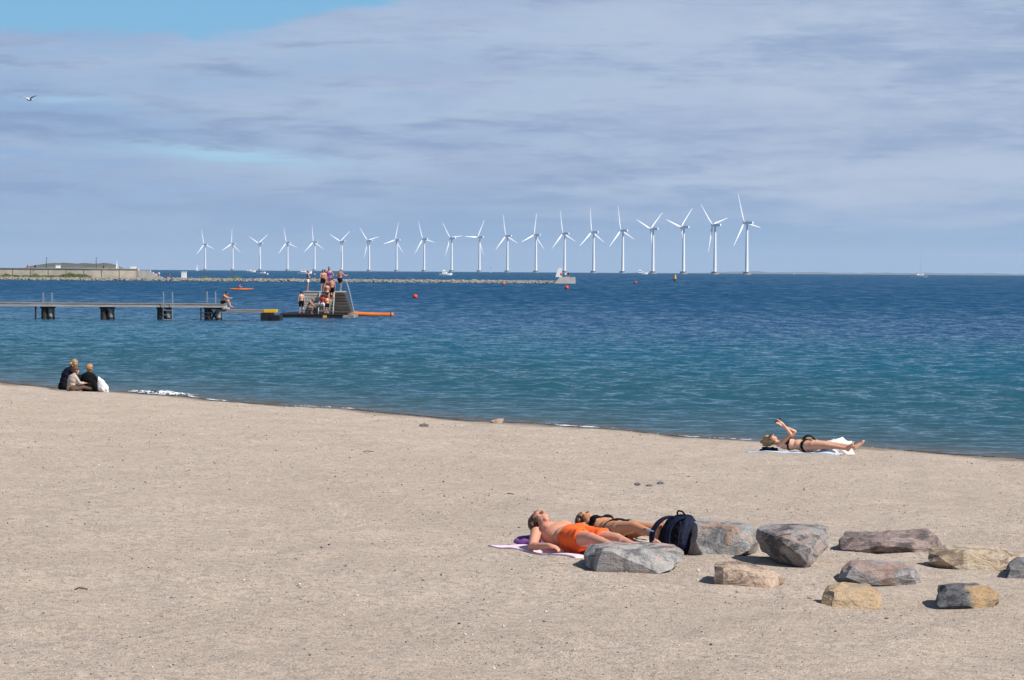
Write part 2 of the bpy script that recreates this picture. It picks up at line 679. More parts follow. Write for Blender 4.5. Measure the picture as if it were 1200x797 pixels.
def island_h(u):
    e = min(1, u / 0.16) * min(1, (1 - u) / 0.14)
    return max(0.0, 6.6 * e ** 0.55 + 1.1 * noise.noise(Vector((u * 9, 0, 0))) * e + 0.7 * noise.noise(Vector((u * 45, 3, 0))) * e)


land('green_hill', x0, x1, YH, 260, island_h, M_hill, 160)
YC = 21000.0
land('distant_coast', at_depth(700, 320, YC).x, at_depth(1330, 320, YC).x, YC, 1400,
     lambda u: min(1, u / 0.3) * (27 + 11 * noise.noise(Vector((u * 9, 1, 0))) + 7 * noise.noise(Vector((u * 40, 2, 0)))), M_coast, 200)
# ------------------------------------------------------------------ people
def capsule_prims(mb, a, b, ra, rb, sub=2):
    a = Vector(a)
    b = Vector(b)
    mb.ball(a, (ra, ra, ra), sub)
    mb.ball(b, (rb, rb, rb), sub)
    if (b - a).length > 1e-4:
        mb.bar(a, b, ra * 0.995, rb * 0.995, 14)


def rot_between(x, y, z):
    m = Matrix((Vector(x), Vector(y), Vector(z)))
    m.transpose()
    return m


V = Vector
UP, FRONT, LEFT = V((0, 0, 1)), V((0, 1, 0)), V((1, 0, 0))


class Body:
    """one figure in its own frame: x = its left, y = its front, z = towards its head; pelvis at the origin"""
    def __init__(self, H=1.75, female=False, lean=0.0, head_scale=1.0, head_up=None, head_face=None, bulk=1.0,
                 legs=None, arms=None, detail=True, spread=None, side=0.0):
        self.k = H / 1.75
        self.mb = MB()
        self.bones = []           # (name, a, b, ra, rb)
        self.female = female
        self.lean = lean
        self.side = side
        self.detail = detail
        b = bulk
        hipw = 0.100 if female else 0.092
        shw = 0.158 if female else 0.182
        # torso
        self.ell((0, 0, 0.0), (0.172 * b if female else 0.160 * b, 0.112 * b, 0.115))
        for s in (-1, 1):
            self.ell((s * 0.08, -0.052, -0.05), (0.088, 0.085, 0.095))
        self.ell((0, 0.004, 0.13), (0.132 * b if female else 0.146 * b, 0.098 * b, 0.13))
        self.ell((0, 0, 0.30), ((0.142 if female else 0.163) * b, 0.108 * b, 0.17))
        self.ell((0, -0.005, 0.40), ((0.150 if female else 0.175) * b, 0.098 * b, 0.10))
        if female:
            for s in (-1, 1):
                self.ell((s * 0.074, 0.076, 0.325), (0.064, 0.046, 0.060))
        else:
            for s in (-1, 1):
                self.ell((s * 0.080, 0.070, 0.37), (0.085, 0.045, 0.070))
        self.bone('belly', (0, 0, -0.13), (0, 0, 0.17), 0.14, 0.13)
        self.bone('chest', (0, 0, 0.17), (0, 0, 0.50), 0.14, 0.13)
        neck0, neck1 = V((0, -0.012, 0.46)), V((0, 0.012, 0.585))
        self.cap('neck', neck0, neck1, 0.058 if not female else 0.050, 0.052 if not female else 0.045)
        # head
        hu = (V(head_up) if head_up is not None else self.bdir(UP)).normalized()
        hf = (V(head_face) if head_face is not None else self.bdir(FRONT))
        hf = (hf - hu * hf.dot(hu)).normalized()
        hl = hf.cross(hu)
        hs = head_scale
        base = self.bend(V((0, 0.010, 0.575)))
        c = base + (hu * 0.105 + hf * 0.012) * hs
        self.head = (c, hl, hf, hu, hs)
        Rm = rot_between(hl, hf, hu)

        def hp(x, y, z):
            return c + (hl * x + hf * y + hu * z) * hs
        E = self.raw_ell
        E(hp(0, -0.012, 0.028), (0.076 * hs, 0.096 * hs, 0.090 * hs), Rm)
        E(hp(0, 0.030, -0.045), (0.058 * hs, 0.062 * hs, 0.075 * hs), Rm)
        E(hp(0, 0.066, -0.096), (0.026 * hs, 0.022 * hs, 0.020 * hs), Rm)
        E(hp(0, 0.078, 0.030), (0.050 * hs, 0.014 * hs, 0.012 * hs), Rm)          # brow
        capsule_prims(self.mb, hp(0, 0.084, 0.016) * self.k, hp(0, 0.110, -0.028) * self.k, 0.009 * hs * self.k, 0.015 * hs * self.k)
        E(hp(0, 0.086, -0.062), (0.024 * hs, 0.010 * hs, 0.008 * hs), Rm)         # lips
        E(hp(0, 0.084, -0.074), (0.020 * hs, 0.010 * hs, 0.007 * hs), Rm)
        for s in (-1, 1):
            E(hp(s * 0.034, 0.066, -0.022), (0.024 * hs, 0.020 * hs, 0.020 * hs), Rm)     # cheeks
            E(hp(s * 0.078, -0.006, -0.008), (0.012 * hs, 0.020 * hs, 0.032 * hs), Rm)    # ears
        self.bones.append(('head', (c - hu * 0.07 * hs) * self.k, (c + hu * 0.06 * hs) * self.k, 0.085 * hs * self.k, 0.085 * hs * self.k))
        # legs: (thigh direction, shin direction, foot direction) for left then right
        legs = legs or [(V((0.05, 0, -1)), V((0, -0.02, -1)), V((0.15, 1, 0)))] * 2
        for s, (td, sd, fd) in zip((1, -1), legs):
            td, sd, fd = V(td).normalized(), V(sd).normalized(), V(fd).normalized()
            nm = 'L' if s > 0 else 'R'
            hip = V((s * hipw, 0, -0.045))
            knee = hip + td * 0.430
            ank = knee + sd * 0.415
            kb = (1.08 if female else 1.0) * b
            self.cap('thigh' + nm, hip, knee, 0.094 * kb, 0.058, flat=True)
            mid = hip.lerp(knee, 0.32)
            self.raw_ball(mid, 0.089 * kb)
            self.cap('shin' + nm, knee, ank, 0.054, 0.036, flat=True)
            calf = knee.lerp(ank, 0.30)
            back = (td - sd * td.dot(sd))
            bdir = back.normalized() if back.length > 0.05 else V((0, -1, 0))
            fwd = fd - sd * fd.dot(sd)
            if fwd.length > 0.1:
                bdir = -fwd.normalized()
            self.raw_ball(calf + bdir * 0.014, 0.053)
            # foot
            sole = sd
            heel = ank + sole * 0.040 - fd * 0.035
            ball = ank + sole * 0.060 + fd * 0.125
            toe = ank + sole * 0.064 + fd * 0.185
            self.cap('foot' + nm, ank + sole * 0.01, ball, 0.038, 0.026, flat=True)
            self.raw_cap(heel, ball, 0.034, 0.028)
            sidev = fd.cross(sole).normalized()
            if detail:
                for q in range(5):
                    o = (q - 2) * 0.0165
                    L = 0.058 - 0.006 * abs(q - (0.6 if True else 0))
                    st = ball + sidev * o
                    self.raw_cap(st, st + fd * L, 0.013, 0.0105)
            else:
                self.raw_cap(ball, toe, 0.028, 0.022)
        # arms: (upper direction, forearm direction, hand direction, palm normal, curl)
        arms = arms or [(V((0.22, 0.03, -1)), V((0.10, 0.15, -1)), V((0, 0.1, -1)), V((-1, 0, 0)), 0.3)] * 2
        for s, arm in zip((1, -1), arms):
            ud, fd, hd, pn = [V(q).normalized() for q in arm[:4]]
            curl = arm[4] if len(arm) > 4 else 0.3
            nm = 'L' if s > 0 else 'R'
            sh = self.bend(V((s * shw, -0.005, 0.435)))
            trap = self.bend(V((s * 0.05, -0.02, 0.495)))
            self.cap('shoulder' + nm, trap, sh, 0.050, 0.060 if not female else 0.052, flat=True)
            am = 1.0 if not female else 0.88
            elb = sh + ud * 0.285
            wr = elb + fd * 0.245
            self.cap('uparm' + nm, sh, elb, 0.055 * am, 0.040 * am, flat=True)
            self.raw_ball(sh.lerp(elb, 0.45), 0.050 * am)
            self.cap('forearm' + nm, elb, wr, 0.041 * am, 0.027 * am, flat=True)
            self.raw_ball(elb.lerp(wr, 0.25), 0.042 * am)
            self.hand(nm, s, wr, hd, pn, curl)

    def bdir(self, v):
        return self.bend(V((0, 0, 0.5)) + v * 0.01) - self.bend(V((0, 0, 0.5)))

    def bend(self, p):
        """spine: the part above the pelvis leans forward about x (and sideways about y)"""
        p = V(p)
        if p.z < 0.02 or (abs(self.lean) < 1e-3 and abs(self.side) < 1e-3):
            return p
        n = 10
        top = min(p.z, 0.42)
        q = V((0, 0, 0.02))
        seg = (top - 0.02) / n
        a = b_ = 0.0
        for i in range(n):
            zz = 0.02 + seg * (i + 0.5)
            a = self.lean * min(1, zz / 0.36)
            b_ = self.side * min(1, zz / 0.36)
            q = q + V((math.sin(b_), math.sin(a) * math.cos(b_), math.cos(a) * math.cos(b_))) * seg
        Rm = Matrix.Rotation(b_, 3, 'Y') @ Matrix.Rotation(-a, 3, 'X')
        return q + Rm @ V((p.x, p.y, p.z - top))

    def ell(self, c, rad):
        c = V(c)
        if abs(self.lean) > 1e-3 or abs(self.side) > 1e-3:
            vs, fs = ico(3)
            out = [self.bend(c + V((p[0] * rad[0], p[1] * rad[1], p[2] * rad[2]))) * self.k for p in vs]
            self.mb.add(out, fs)
        else:
            self.mb.ball(c * self.k, [r * self.k for r in rad], 3)

    def raw_ell(self, c, rad, Rm):
        self.mb.ball(c * self.k, [r * self.k for r in rad], 2, Rm)

    def raw_ball(self, c, r):
        self.mb.ball(c * self.k, (r * self.k,) * 3, 2)

    def raw_cap(self, a, b, ra, rb):
        capsule_prims(self.mb, a * self.k, b * self.k, ra * self.k, rb * self.k, 2)

    def bone(self, nm, a, b, ra, rb):
        self.bones.append((nm, self.bend(a) * self.k, self.bend(b) * self.k, ra * self.k, rb * self.k))

    def cap(self, nm, a, b, ra, rb, flat=False):
        if not flat:
            a, b = self.bend(a), self.bend(b)
        self.raw_cap(a, b, ra, rb)
        self.bones.append((nm, a * self.k, b * self.k, ra * self.k, rb * self.k))

    def hand(self, nm, s, wr, hd, pn, curl):
        pn = (pn - hd * pn.dot(hd)).normalized()
        sd = hd.cross(pn).normalized()                 # across the palm
        # the thumb lies on the side that makes the hand a left or a right one
        th = sd * (1 if s > 0 else -1)
        Rm = rot_between(sd, pn, hd)
        mid = wr + hd * 0.050
        self.raw_ell(mid, (0.041, 0.016, 0.052), Rm)
        self.raw_cap(wr, mid, 0.026, 0.022)
        self.bones.append(('hand' + nm, wr * self.k, (wr + hd * 0.10) * self.k, 0.04 * self.k, 0.04 * self.k))
        if not self.detail:
            for q in range(4):
                st = wr + hd * 0.085 + th * (0.027 - 0.018 * q)
                self.raw_cap(st, st + (hd * 0.06 + pn * 0.03 * curl), 0.010, 0.008)
            self.raw_cap(wr + hd * 0.03 + th * 0.030, wr + hd * 0.075 + th * 0.055, 0.012, 0.009)
            return
        lens = (0.070, 0.080, 0.074, 0.058)
        for q, L in enumerate(lens):
            p = wr + hd * (0.092 - 0.004 * abs(q - 1)) + th * (0.030 - 0.0205 * q)
            a = 0.0
            for j, fr in enumerate((0.45, 0.32, 0.23)):
                a += curl * (0.5 if j == 0 else 0.9)
                dr = hd * math.cos(a) + pn * math.sin(a) + th * (0.06 * (1.2 - q))
                e = p + dr.normalized() * L * fr
                self.raw_cap(p, e, 0.0095 - 0.001 * j, 0.0088 - 0.001 * j)
                p = e
        p = wr + hd * 0.022 + th * 0.028
        for dr, L, r0 in ((hd * 0.6 + th * 0.75 + pn * 0.2, 0.042, 0.014), (hd * 0.85 + th * 0.35 + pn * 0.35, 0.032, 0.011),
                          (hd * 0.95 + th * 0.05 + pn * 0.5, 0.025, 0.0095)):
            e = p + dr.normalized() * L
            self.raw_cap(p, e, r0, r0 * 0.88)
            p = e


def label_faces(body, cen):
    """nearest bone and the place along it for each face centre"""
    best = np.full(len(cen), 1e9)
    idx = np.zeros(len(cen), int)
    tt = np.zeros(len(cen))
    for n, (nm, a, b, ra, rb) in enumerate(body.bones):
        a = np.array(a)
        b = np.array(b)
        ab = b - a
        t_ = np.clip(((cen - a) @ ab) / max(ab @ ab, 1e-9), 0, 1)
        dd = np.linalg.norm(cen - (a + t_[:, None] * ab), axis=1) - (ra + (rb - ra) * t_)
        sel = dd < best
        best[sel] = dd[sel]
        idx[sel] = n
        tt[sel] = t_[sel]
    names = np.array([b[0] for b in body.bones])
    return names[idx], tt


def shell(name, body, me, M, off, mask, mat, parent, puff=0.0, seed=0, offset_fn=None):
    """a garment or a head of hair: the masked faces of the body, stood off the skin and closed at their edges"""
    nv = len(me.vertices)
    co = np.empty(nv * 3, np.float32)
    me.vertices.foreach_get('co', co)
    co = co.reshape(-1, 3).astype(float)
    no = np.empty(nv * 3, np.float32)
    me.vertices.foreach_get('normal', no)
    no = no.reshape(-1, 3).astype(float)
    faces = [tuple(p.vertices) for p, k in zip(me.polygons, mask) if k]
    if not faces:
        return None
    used = sorted({i for f in faces for i in f})
    mp = {v: i for i, v in enumerate(used)}
    n = len(used)
    outer = []
    for i in used:
        q = V(co[i])
        o = off + (puff * noise.noise(q * 9.0 + V((seed, 0, 0))) if puff else 0.0)
        if offset_fn is not None:
            o += offset_fn(q)
        outer.append(q + V(no[i]) * o)
    inner = [V(co[i]) - V(no[i]) * 0.002 for i in used]
    fs = [tuple(mp[i] for i in f) for f in faces]
    edges = {}
    for f in fs:
        for a, b in zip(f, f[1:] + f[:1]):
            edges[(a, b)] = 1
    rim = [(b, a, a + n, b + n) for (a, b) in edges if (b, a) not in edges]
    o = mesh_obj(name, outer + inner, fs + rim, mat, parent, smooth=True)
    return o


def build_person(body, label, place, M3, skin_mat, group=None, voxel=0.020, clothes=(), hair=None, hair_kind='short',
                 smooth_iter=3, sink=0.0, extra_hair=(), zfix=None):
    """place = (x, y, z of the surface the figure rests on); M3 = columns left, front, head direction in world axes"""
    me = bpy.data.meshes.new('person')
    me.from_pydata(body.mb.v, [], body.mb.f)
    o = bpy.data.objects.new('person', me)
    col.objects.link(o)
    md = o.modifiers.new('r', 'REMESH')
    md.mode = 'VOXEL'
    md.voxel_size = voxel
    ms = o.modifiers.new('s', 'SMOOTH')
    ms.factor = 0.5
    ms.iterations = smooth_iter
    bake_modifiers(o)
    me = o.data
    me.name = 'person'
    me.materials.clear()
    me.materials.append(skin_mat)
    me.polygons.foreach_set('use_smooth', [True] * len(me.polygons))
    cen = np.empty(len(me.polygons) * 3, np.float32)
    me.polygons.foreach_get('center', cen)
    cen = cen.reshape(-1, 3).astype(float)
    nm, tt = label_faces(body, cen)
    kids = []
    for item in clothes:
        cname, mat, off, pred = item[:4]
        opt = item[4] if len(item) > 4 else {}
        mask = pred(nm, tt, cen / body.k)
        k = shell(cname, body, me, None, off, mask, mat, None, **opt)
        if k:
            kids.append(k)
    if hair is not None:
        c, hl, hf, hu, hs = body.head
        q = (cen / body.k - np.array(c)) / hs
        x, y, zz = q @ np.array(hl), q @ np.array(hf), q @ np.array(hu)
        ishead = (nm == 'head')
        if hair_kind == 'short':
            mask = ishead & ((y < 0.034 + 0.6 * np.maximum(zz - 0.02, 0)) & (zz > -0.055 - 0.2 * y) & ~((np.abs(x) > 0.066) & (zz < 0.015) & (y > -0.03)) | (zz > 0.088))
            of = 0.016
        else:
            mask = (ishead & (((y < 0.040) & (zz > -0.10)) | (zz > 0.085))) | ((nm == 'neck') & (y < -0.02))
            of = 0.024
        k = shell('hair', body, me, None, of * hs, mask, hair, None, puff=0.020)
        if k:
            kids.append(k)
            if extra_hair:
                mb = MB()
                for a, b, ra, rb in extra_hair:
                    pa = c + (hl * a[0] + hf * a[1] + hu * a[2]) * hs
                    pb = c + (hl * b[0] + hf * b[1] + hu * b[2]) * hs
                    capsule_prims(mb, pa * body.k, pb * body.k, ra * body.k, rb * body.k)
                e = mb.build('hair_tuft', hair, None, smooth=True)
                e.parent = k
                kids.append(e)
    # put the figure in its world pose, its base on the surface
    M4 = M3.to_4x4()
    for ob in [o] + kids:
        ob.data.transform(M4)
        ob.data.update()
    zmin = min(v.co.z for v in o.data.vertices)
    for ob in [o] + kids:
        ob.data.transform(Matrix.Translation((0, 0, -zmin - sink)))
    o.location = place
    for kid in kids:
        if kid.parent is None:
            kid.parent = o
    tag(o, label, 'person', group)
    return o, M4, -zmin - sink


def facing(az, tilt=0.0):
    """standing frame: front turned az degrees clockwise from the view direction (+Y)"""
    f_ = V((math.sin(R(az)), math.cos(R(az)), 0))
    u_ = V((0, 0, 1))
    l_ = u_.cross(f_)
    return rot_between(l_, f_, u_)


def lying(d):
    """on the back, feet towards d"""
    dn = V((d[0], d[1], d[2] if len(d) > 2 else 0)).normalized()
    u_ = -dn
    f_ = V((0, 0, 1)) - u_ * u_.z
    f_.normalize()
    l_ = u_.cross(f_)
    return rot_between(l_, f_, u_)


def is_(nm, *names):
    return np.isin(nm, names)


def shorts(waist=0.66, leg=0.55):
    def f(nm, tt, p):
        return ((nm == 'belly') & (tt < waist)) | (is_(nm, 'thighL', 'thighR') & (tt < leg))
    return f


def briefs(waist=0.48, leg=0.13):
    def f(nm, tt, p):
        z_ = p[:, 2]
        return (((nm == 'belly') & (tt < waist)) | (is_(nm, 'thighL', 'thighR') & (tt < leg))) & (z_ > -0.135 + 0.9 * np.maximum(np.abs(p[:, 0]) - 0.03, 0))
    return f


def bikini_top(nm, tt, p):
    z_ = p[:, 2]
    return is_(nm, 'chest') & (((z_ > 0.275) & (z_ < 0.375) & (p[:, 1] > 0.02)) | ((z_ > 0.29) & (z_ < 0.32)))


def tee(sleeve=0.6, hem=0.2, fore=-1):
    def f(nm, tt, p):
        return ((nm == 'belly') & (tt > hem)) | is_(nm, 'chest', 'shoulderL', 'shoulderR') | ((nm == 'neck') & (tt < 0.25)) \
            | (is_(nm, 'uparmL', 'uparmR') & (tt < sleeve)) | (is_(nm, 'forearmL', 'forearmR') & (tt < fore))
    return f


def trousers(leg=2.0):
    def f(nm, tt, p):
        return ((nm == 'belly') & (tt < 0.6)) | is_(nm, 'thighL', 'thighR') | (is_(nm, 'shinL', 'shinR') & (tt < leg))
    return f


SK_red = skin('skin_sunburnt', (0.60, 0.30, 0.20), (0.62, 0.19, 0.135))
SK_tan = skin('skin_tanned', (0.54, 0.26, 0.135))
SK_fair = skin('skin_fair', (0.63, 0.36, 0.245))
SK_mid = skin('skin_medium', (0.47, 0.255, 0.175))
SK_dark = skin('skin_brown', (0.30, 0.155, 0.10))
CL_orange = cloth('orange_cloth', (0.82, 0.135, 0.035))
CL_black = cloth('black_cloth', (0.007, 0.007, 0.008))
CL_navy = cloth('navy_cloth', (0.006, 0.008, 0.020))
CL_beige = cloth('beige_cloth', (0.44, 0.37, 0.31))
CL_white = cloth('white_cloth', (0.72, 0.72, 0.74))
CL_green = cloth('green_cloth', (0.05, 0.14, 0.09))
CL_red = cloth('red_cloth', (0.60, 0.06, 0.045))
CL_blue = cloth('pale_blue_cloth', (0.46, 0.58, 0.72))
CL_pink = cloth('pale_pink_cloth', (0.78, 0.60, 0.68))
CL_purple = cloth('purple_cloth', (0.20, 0.085, 0.28))
CL_brown = cloth('brown_cloth', (0.12, 0.07, 0.05))
CL_yellow = cloth('yellow_cloth', (0.65, 0.42, 0.03))
HR_brown = simple('hair_brown', (0.075, 0.040, 0.022), 0.55, 0.5, 40, 0.5)
HR_dark = simple('hair_dark', (0.014, 0.011, 0.010), 0.5, 0.4, 40, 0.5)
HR_blond = simple('hair_blond', (0.34, 0.205, 0.095), 0.55, 0.35, 40, 0.5)
HR_red = simple('hair_strawberry', (0.36, 0.185, 0.075), 0.55, 0.35, 40, 0.5)
HR_grey = simple('hair_grey', (0.35, 0.32, 0.30), 0.55, 0.3, 40, 0.5)

# ---- the two sunbathers by the boulders
def sheet(name, label, a, b, c, d_, mat, cat='towel', thick=0.012, wr=0.012, nx=40, ny=24, seed=0.0, group=None):
    """a cloth lying on the sand, corners a b c d, with folds and a thickness"""
    vs = []
    o = (a + b + c + d_) / 4
    for j in range(ny + 1):
        for i in range(nx + 1):
            u_, w_ = i / nx, j / ny
            p = a.lerp(b, u_).lerp(d_.lerp(c, u_), w_)
            ed = min(u_, 1 - u_, w_, 1 - w_)
            e = noise.noise(V((p.x * 3 + seed, p.y * 3, 0))) * 0.03
            p = p + V((e, e * 0.7, 0))
            zz = gz(p.x, p.y) + float(dimples(np.array([p.x]), np.array([p.y]))[0]) + thick + wr * (0.6 + noise.noise(V((p.x * 5, p.y * 7, seed)))) * (0.4 + min(1, ed * 8) * 0.6)
            vs.append(V((p.x, p.y, zz)) - o)
    n = (nx + 1) * (ny + 1)
    top = list(vs)
    vs = top + [p - V((0, 0, thick + 0.01)) for p in top]
    fs = []
    for j in range(ny):
        for i in range(nx):
            q = j * (nx + 1) + i
            fs.append((q, q + 1, q + nx + 2, q + nx + 1))
            fs.append((n + q, n + q + nx + 1, n + q + nx + 2, n + q + 1))
    bd = [i for i in range(nx + 1)] + [j * (nx + 1) + nx for j in range(1, ny + 1)] + [ny * (nx + 1) + i for i in range(nx - 1, -1, -1)] + [j * (nx + 1) for j in range(ny - 1, 0, -1)]
    for p, q in zip(bd, bd[1:] + bd[:1]):
        fs.append((q, p, n + p, n + q))
    ob = mesh_obj(name, vs, fs, mat, loc=o, smooth=True)
    return tag(ob, label, cat, group)


D = V((0.51, -0.86, 0))
LAT = V((0.86, 0.51, 0))             # the lying figures' left
def on(p, along=0, side=0):
    q = p + D * along + LAT * side
    q.z = gz(q.x, q.y)
    return q


man_hip = ground(676, 649)
pa = on(man_hip, -1.02, -0.40)
pb = on(man_hip, 0.60, -0.40)
pc = on(man_hip, 0.60, 0.42)
pd = on(man_hip, -1.02, 0.42)
sheet('towel', 'pale pink towel on the sand under the man in orange swim shorts', pa, pb, pc, pd, CL_pink, seed=2.0)

man = Body(1.80, False, lean=0.10, bulk=1.06, head_scale=1.10, head_up=(0.10, 0.30, 1), head_face=(-0.05, 1, -0.42),
           legs=[((0.12, 0.06, -1), (-0.06, -0.12, -1), (0.6, 0.4, -0.6)),
                 ((-0.10, 0.10, -1), (0.02, -0.12, -1), (-0.95, 0.3, -0.4))],
           arms=[((0.45, -0.15, -1), (0.05, -0.05, -1), (0, -0.05, -1), (0, -1, 0), 0.35),
                 ((-0.50, -0.30, -0.62), (0.16, 0.10, -1), (0.45, -0.15, -1), (0.1, -1, 0), 0.45)])
o_man, Mm, _ = build_person(man, 'man lying on his back in bright orange swim shorts on a pink towel',
                            on(man_hip) + V((0, 0, 0.02)), lying(D), SK_red, 'sunbathers on the sand', voxel=0.0075, sink=0.01,
                            clothes=[('swim_shorts', CL_orange, 0.020, shorts(0.72, 0.56), dict(puff=0.022))],
                            hair=HR_brown, hair_kind='short')
hp_ = on(man_hip, -0.82, 0.02)
mb = MB()
vs_, fs_ = ico(4)
mb.add([V((p[0] * 0.22 * (1 + 0.1 * noise.noise(V(p) * 2)), p[1] * 0.16, 0.055 + p[2] * 0.055 * (1 + 0.35 * noise.noise(V(p) * 3)))) for p in vs_], fs_)
pil = mb.build('rolled_cloth', CL_purple, loc=hp_ + V((0, 0, 0.005)), smooth=True)
pil.rotation_euler.z = math.atan2(LAT.y, LAT.x)
tag(pil, 'purple rolled cloth under the head of the man in orange shorts', 'cloth')

wom_hip = ground(724, 636)
woman = Body(1.66, True, lean=0.0, head_up=(0, 0.12, 1), head_face=(0.25, 1, -0.10),
             legs=[((0.10, 0.08, -1), (0.05, -0.10, -1), (0.35, 1, -0.3)),
                   ((0.02, 0.16, -1), (0.02, -0.14, -1), (-0.2, 1, -0.3))],
             arms=[((0.42, -0.10, -1), (0.05, 0, -1), (0, 0, -1), (0, -1, 0), 0.35),
                   ((-0.30, -0.10, -1), (0.14, 0.12, -1), (0.1, -0.1, -1), (0, -1, 0), 0.35)])
wa, wb, wc, wd = on(wom_hip, -0.98, -0.32), on(wom_hip, 0.95, -0.32), on(wom_hip, 0.95, 0.36), on(wom_hip, -0.98, 0.36)
sheet('towel', 'sand coloured towel under the sunbathing woman in the black bikini', wa, wb, wc, wd, CL_beige, seed=8.0)
build_person(woman, 'woman in a black bikini lying on her back beyond the man in orange shorts', on(wom_hip) + V((0, 0, 0.02)), lying(D), SK_tan,
             'sunbathers on the sand', voxel=0.0075, sink=0.01,
             clothes=[('bikini_bottom', CL_black, 0.008, briefs(0.50)), ('bikini_top', CL_black, 0.009, bikini_top)],
             hair=HR_brown, hair_kind='short')

# ---- the woman at the water's edge, holding up a phone
sun_hip = ground(944, 531)
D2 = V((0.93, -0.37, 0.0))
L2 = V((0.37, 0.93, 0))
def on2(p, along=0, side=0):
    q = p + D2 * along + L2 * side
    q.z = gz(q.x, q.y)
    return q


sheet('towel', 'pale blue towel on the sand under the woman holding up a phone', on2(sun_hip, -1.05, -0.33), on2(sun_hip, 0.62, -0.33),
      on2(sun_hip, 0.62, 0.42), on2(sun_hip, -1.05, 0.42), CL_blue, seed=4.0)
# own frame: x = her left (far side), y = up, z = towards her head
lady = Body(1.74, True, lean=0.07, head_up=(0, 0.30, 1), head_face=(-0.15, 1, -0.25),
            legs=[((0.06, 0.05, -1), (0.02, -0.08, -1), (0.35, 0.7, -0.6)),
                  ((-0.34, 0.06, -1), (-0.18, -0.10, -1), (-0.5, 0.7, -0.5))],
            arms=[((0.05, 0.8, -0.65), (-0.32, 0.42, 0.9), (-0.2, 0.55, 0.8), (0, -0.5, 1), 0.4),
                  ((-0.12, 0.62, -0.65), (0.22, 0.75, 0.70), (0.1, 0.7, 0.75), (0, -0.4, 1), 0.4)])
o_lady, Ml, zo = build_person(lady, 'woman in a black bikini lying at the water edge, holding up a phone', on2(sun_hip) + V((0, 0, 0.02)),
                              lying(D2), SK_fair, 'sunbathers on the sand', voxel=0.010, sink=0.01,
                              clothes=[('bikini_bottom', CL_black, 0.008, briefs(0.50)), ('bikini_top', CL_black, 0.010, bikini_top)],
                              hair=HR_blond, hair_kind='long', extra_hair=[((0, -0.07, 0.07), (0.03, -0.10, 0.17), 0.055, 0.03), ((0.04, -0.09, 0.03), (0.10, -0.12, 0.10), 0.045, 0.02), ((-0.04, -0.09, 0.03), (-0.11, -0.11, 0.08), 0.045, 0.02)])
# sunglasses on her face
c, hl, hf, hu, hs = lady.head
M_dark = simple('dark_plastic', (0.012, 0.012, 0.014), 0.25, 0.1, 5, 0)
mb = MB()
Rm = rot_between(hl, hf, hu)
for s in (-1, 1):
    mb.ball((c + hl * 0.034 * s + hf * 0.090 + hu * 0.012) * lady.k, (0.030 * lady.k, 0.012 * lady.k, 0.023 * lady.k), 2, Rm)
    mb.bar((c + hl * 0.062 * s + hf * 0.085 + hu * 0.014) * lady.k, (c + hl * 0.086 * s - hf * 0.005 + hu * 0.012) * lady.k, 0.005)
sg = mb.build('sunglasses', M_dark, o_lady, smooth=True)
sg.data.transform(Ml)
sg.data.transform(Matrix.Translation((0, 0, zo)))
# phone between her hands
wr = [b for b in lady.bones if b[0] == 'handL'][0]
wr2 = [b for b in lady.bones if b[0] == 'handR'][0]
mid_ = (Ml @ ((wr[2] + wr2[2]) / 2)) + V((0, 0, zo)) + V(o_lady.location)
mb = MB()
mb.box((-0.075, -0.036, -0.004), (0.075, 0.036, 0.004))
ph = mb.build('phone', M_dark, loc=mid_ + V((-0.02, 0, 0.03)))
ph.rotation_euler = (0, R(-35), R(20))
bv = ph.modifiers.new('b', 'BEVEL')
bv.width = 0.003
tag(ph, 'small dark phone held up in the hands of the woman at the water edge', 'phone')
# bag with a straw body behind her, and a crumpled white towel
M_straw = wood('straw', (0.50, 0.38, 0.20), (0.30, 0.21, 0.10))
bp = on2(sun_hip, -0.10, 0.55)
bag = empty('beach_bag', bp)
tag(bag, 'straw beach bag with black handles beside the woman holding the phone', 'bag')
mb = MB()
vs_, fs_ = ico(3)
mb.add([V((p[0] * 0.22, p[1] * 0.12, 0.13 + max(-0.13, p[2] * 0.15))) for p in vs_], fs_)
mb.build('bag_body', M_straw, bag, smooth=True)
mb = MB()
for yy in (-0.06, 0.06):
    mb = MB()
    mb.path([V((-0.15 + 0.30 * k / 8, yy, 0.20 + 0.11 * math.sin(math.pi * k / 8))) for k in range(9)], 0.014)
    mb.build('handle', CL_black, bag)
def crumple(name, label, loc, rad, mat, seed, cat='cloth', amp=0.45, fr=1.6):
    vs_, fs_ = ico(4)
    out = []
    for p in vs_:
        q = V(p)
        g = 1 + amp * noise.fractal(q * fr + V((seed, 0, 0)), 0.8, 2.0, 4)
        z_ = q.z * g
        out.append(V((q.x * g * rad[0], q.y * g * rad[1], max(-0.02, (z_ + 0.25) * rad[2]))))
    mb = MB()
    mb.add(out, fs_)
    return tag(mb.build(name, mat, loc=loc, smooth=True), label, cat)


crumple('towel', 'crumpled white towel heaped beyond the legs of the woman with the phone', on2(sun_hip, 0.46, 0.36), (0.34, 0.17, 0.20), CL_white, 3, 'towel')
crumple('rolled_cloth', 'dark grey cloth bundle under the head of the woman with the phone', on2(sun_hip, -0.70, 0.02), (0.17, 0.17, 0.07), CL_navy, 5, 'cloth')

# ---- the family by the water's edge
def place(px, py):
    p = ground(px, py)
    return p


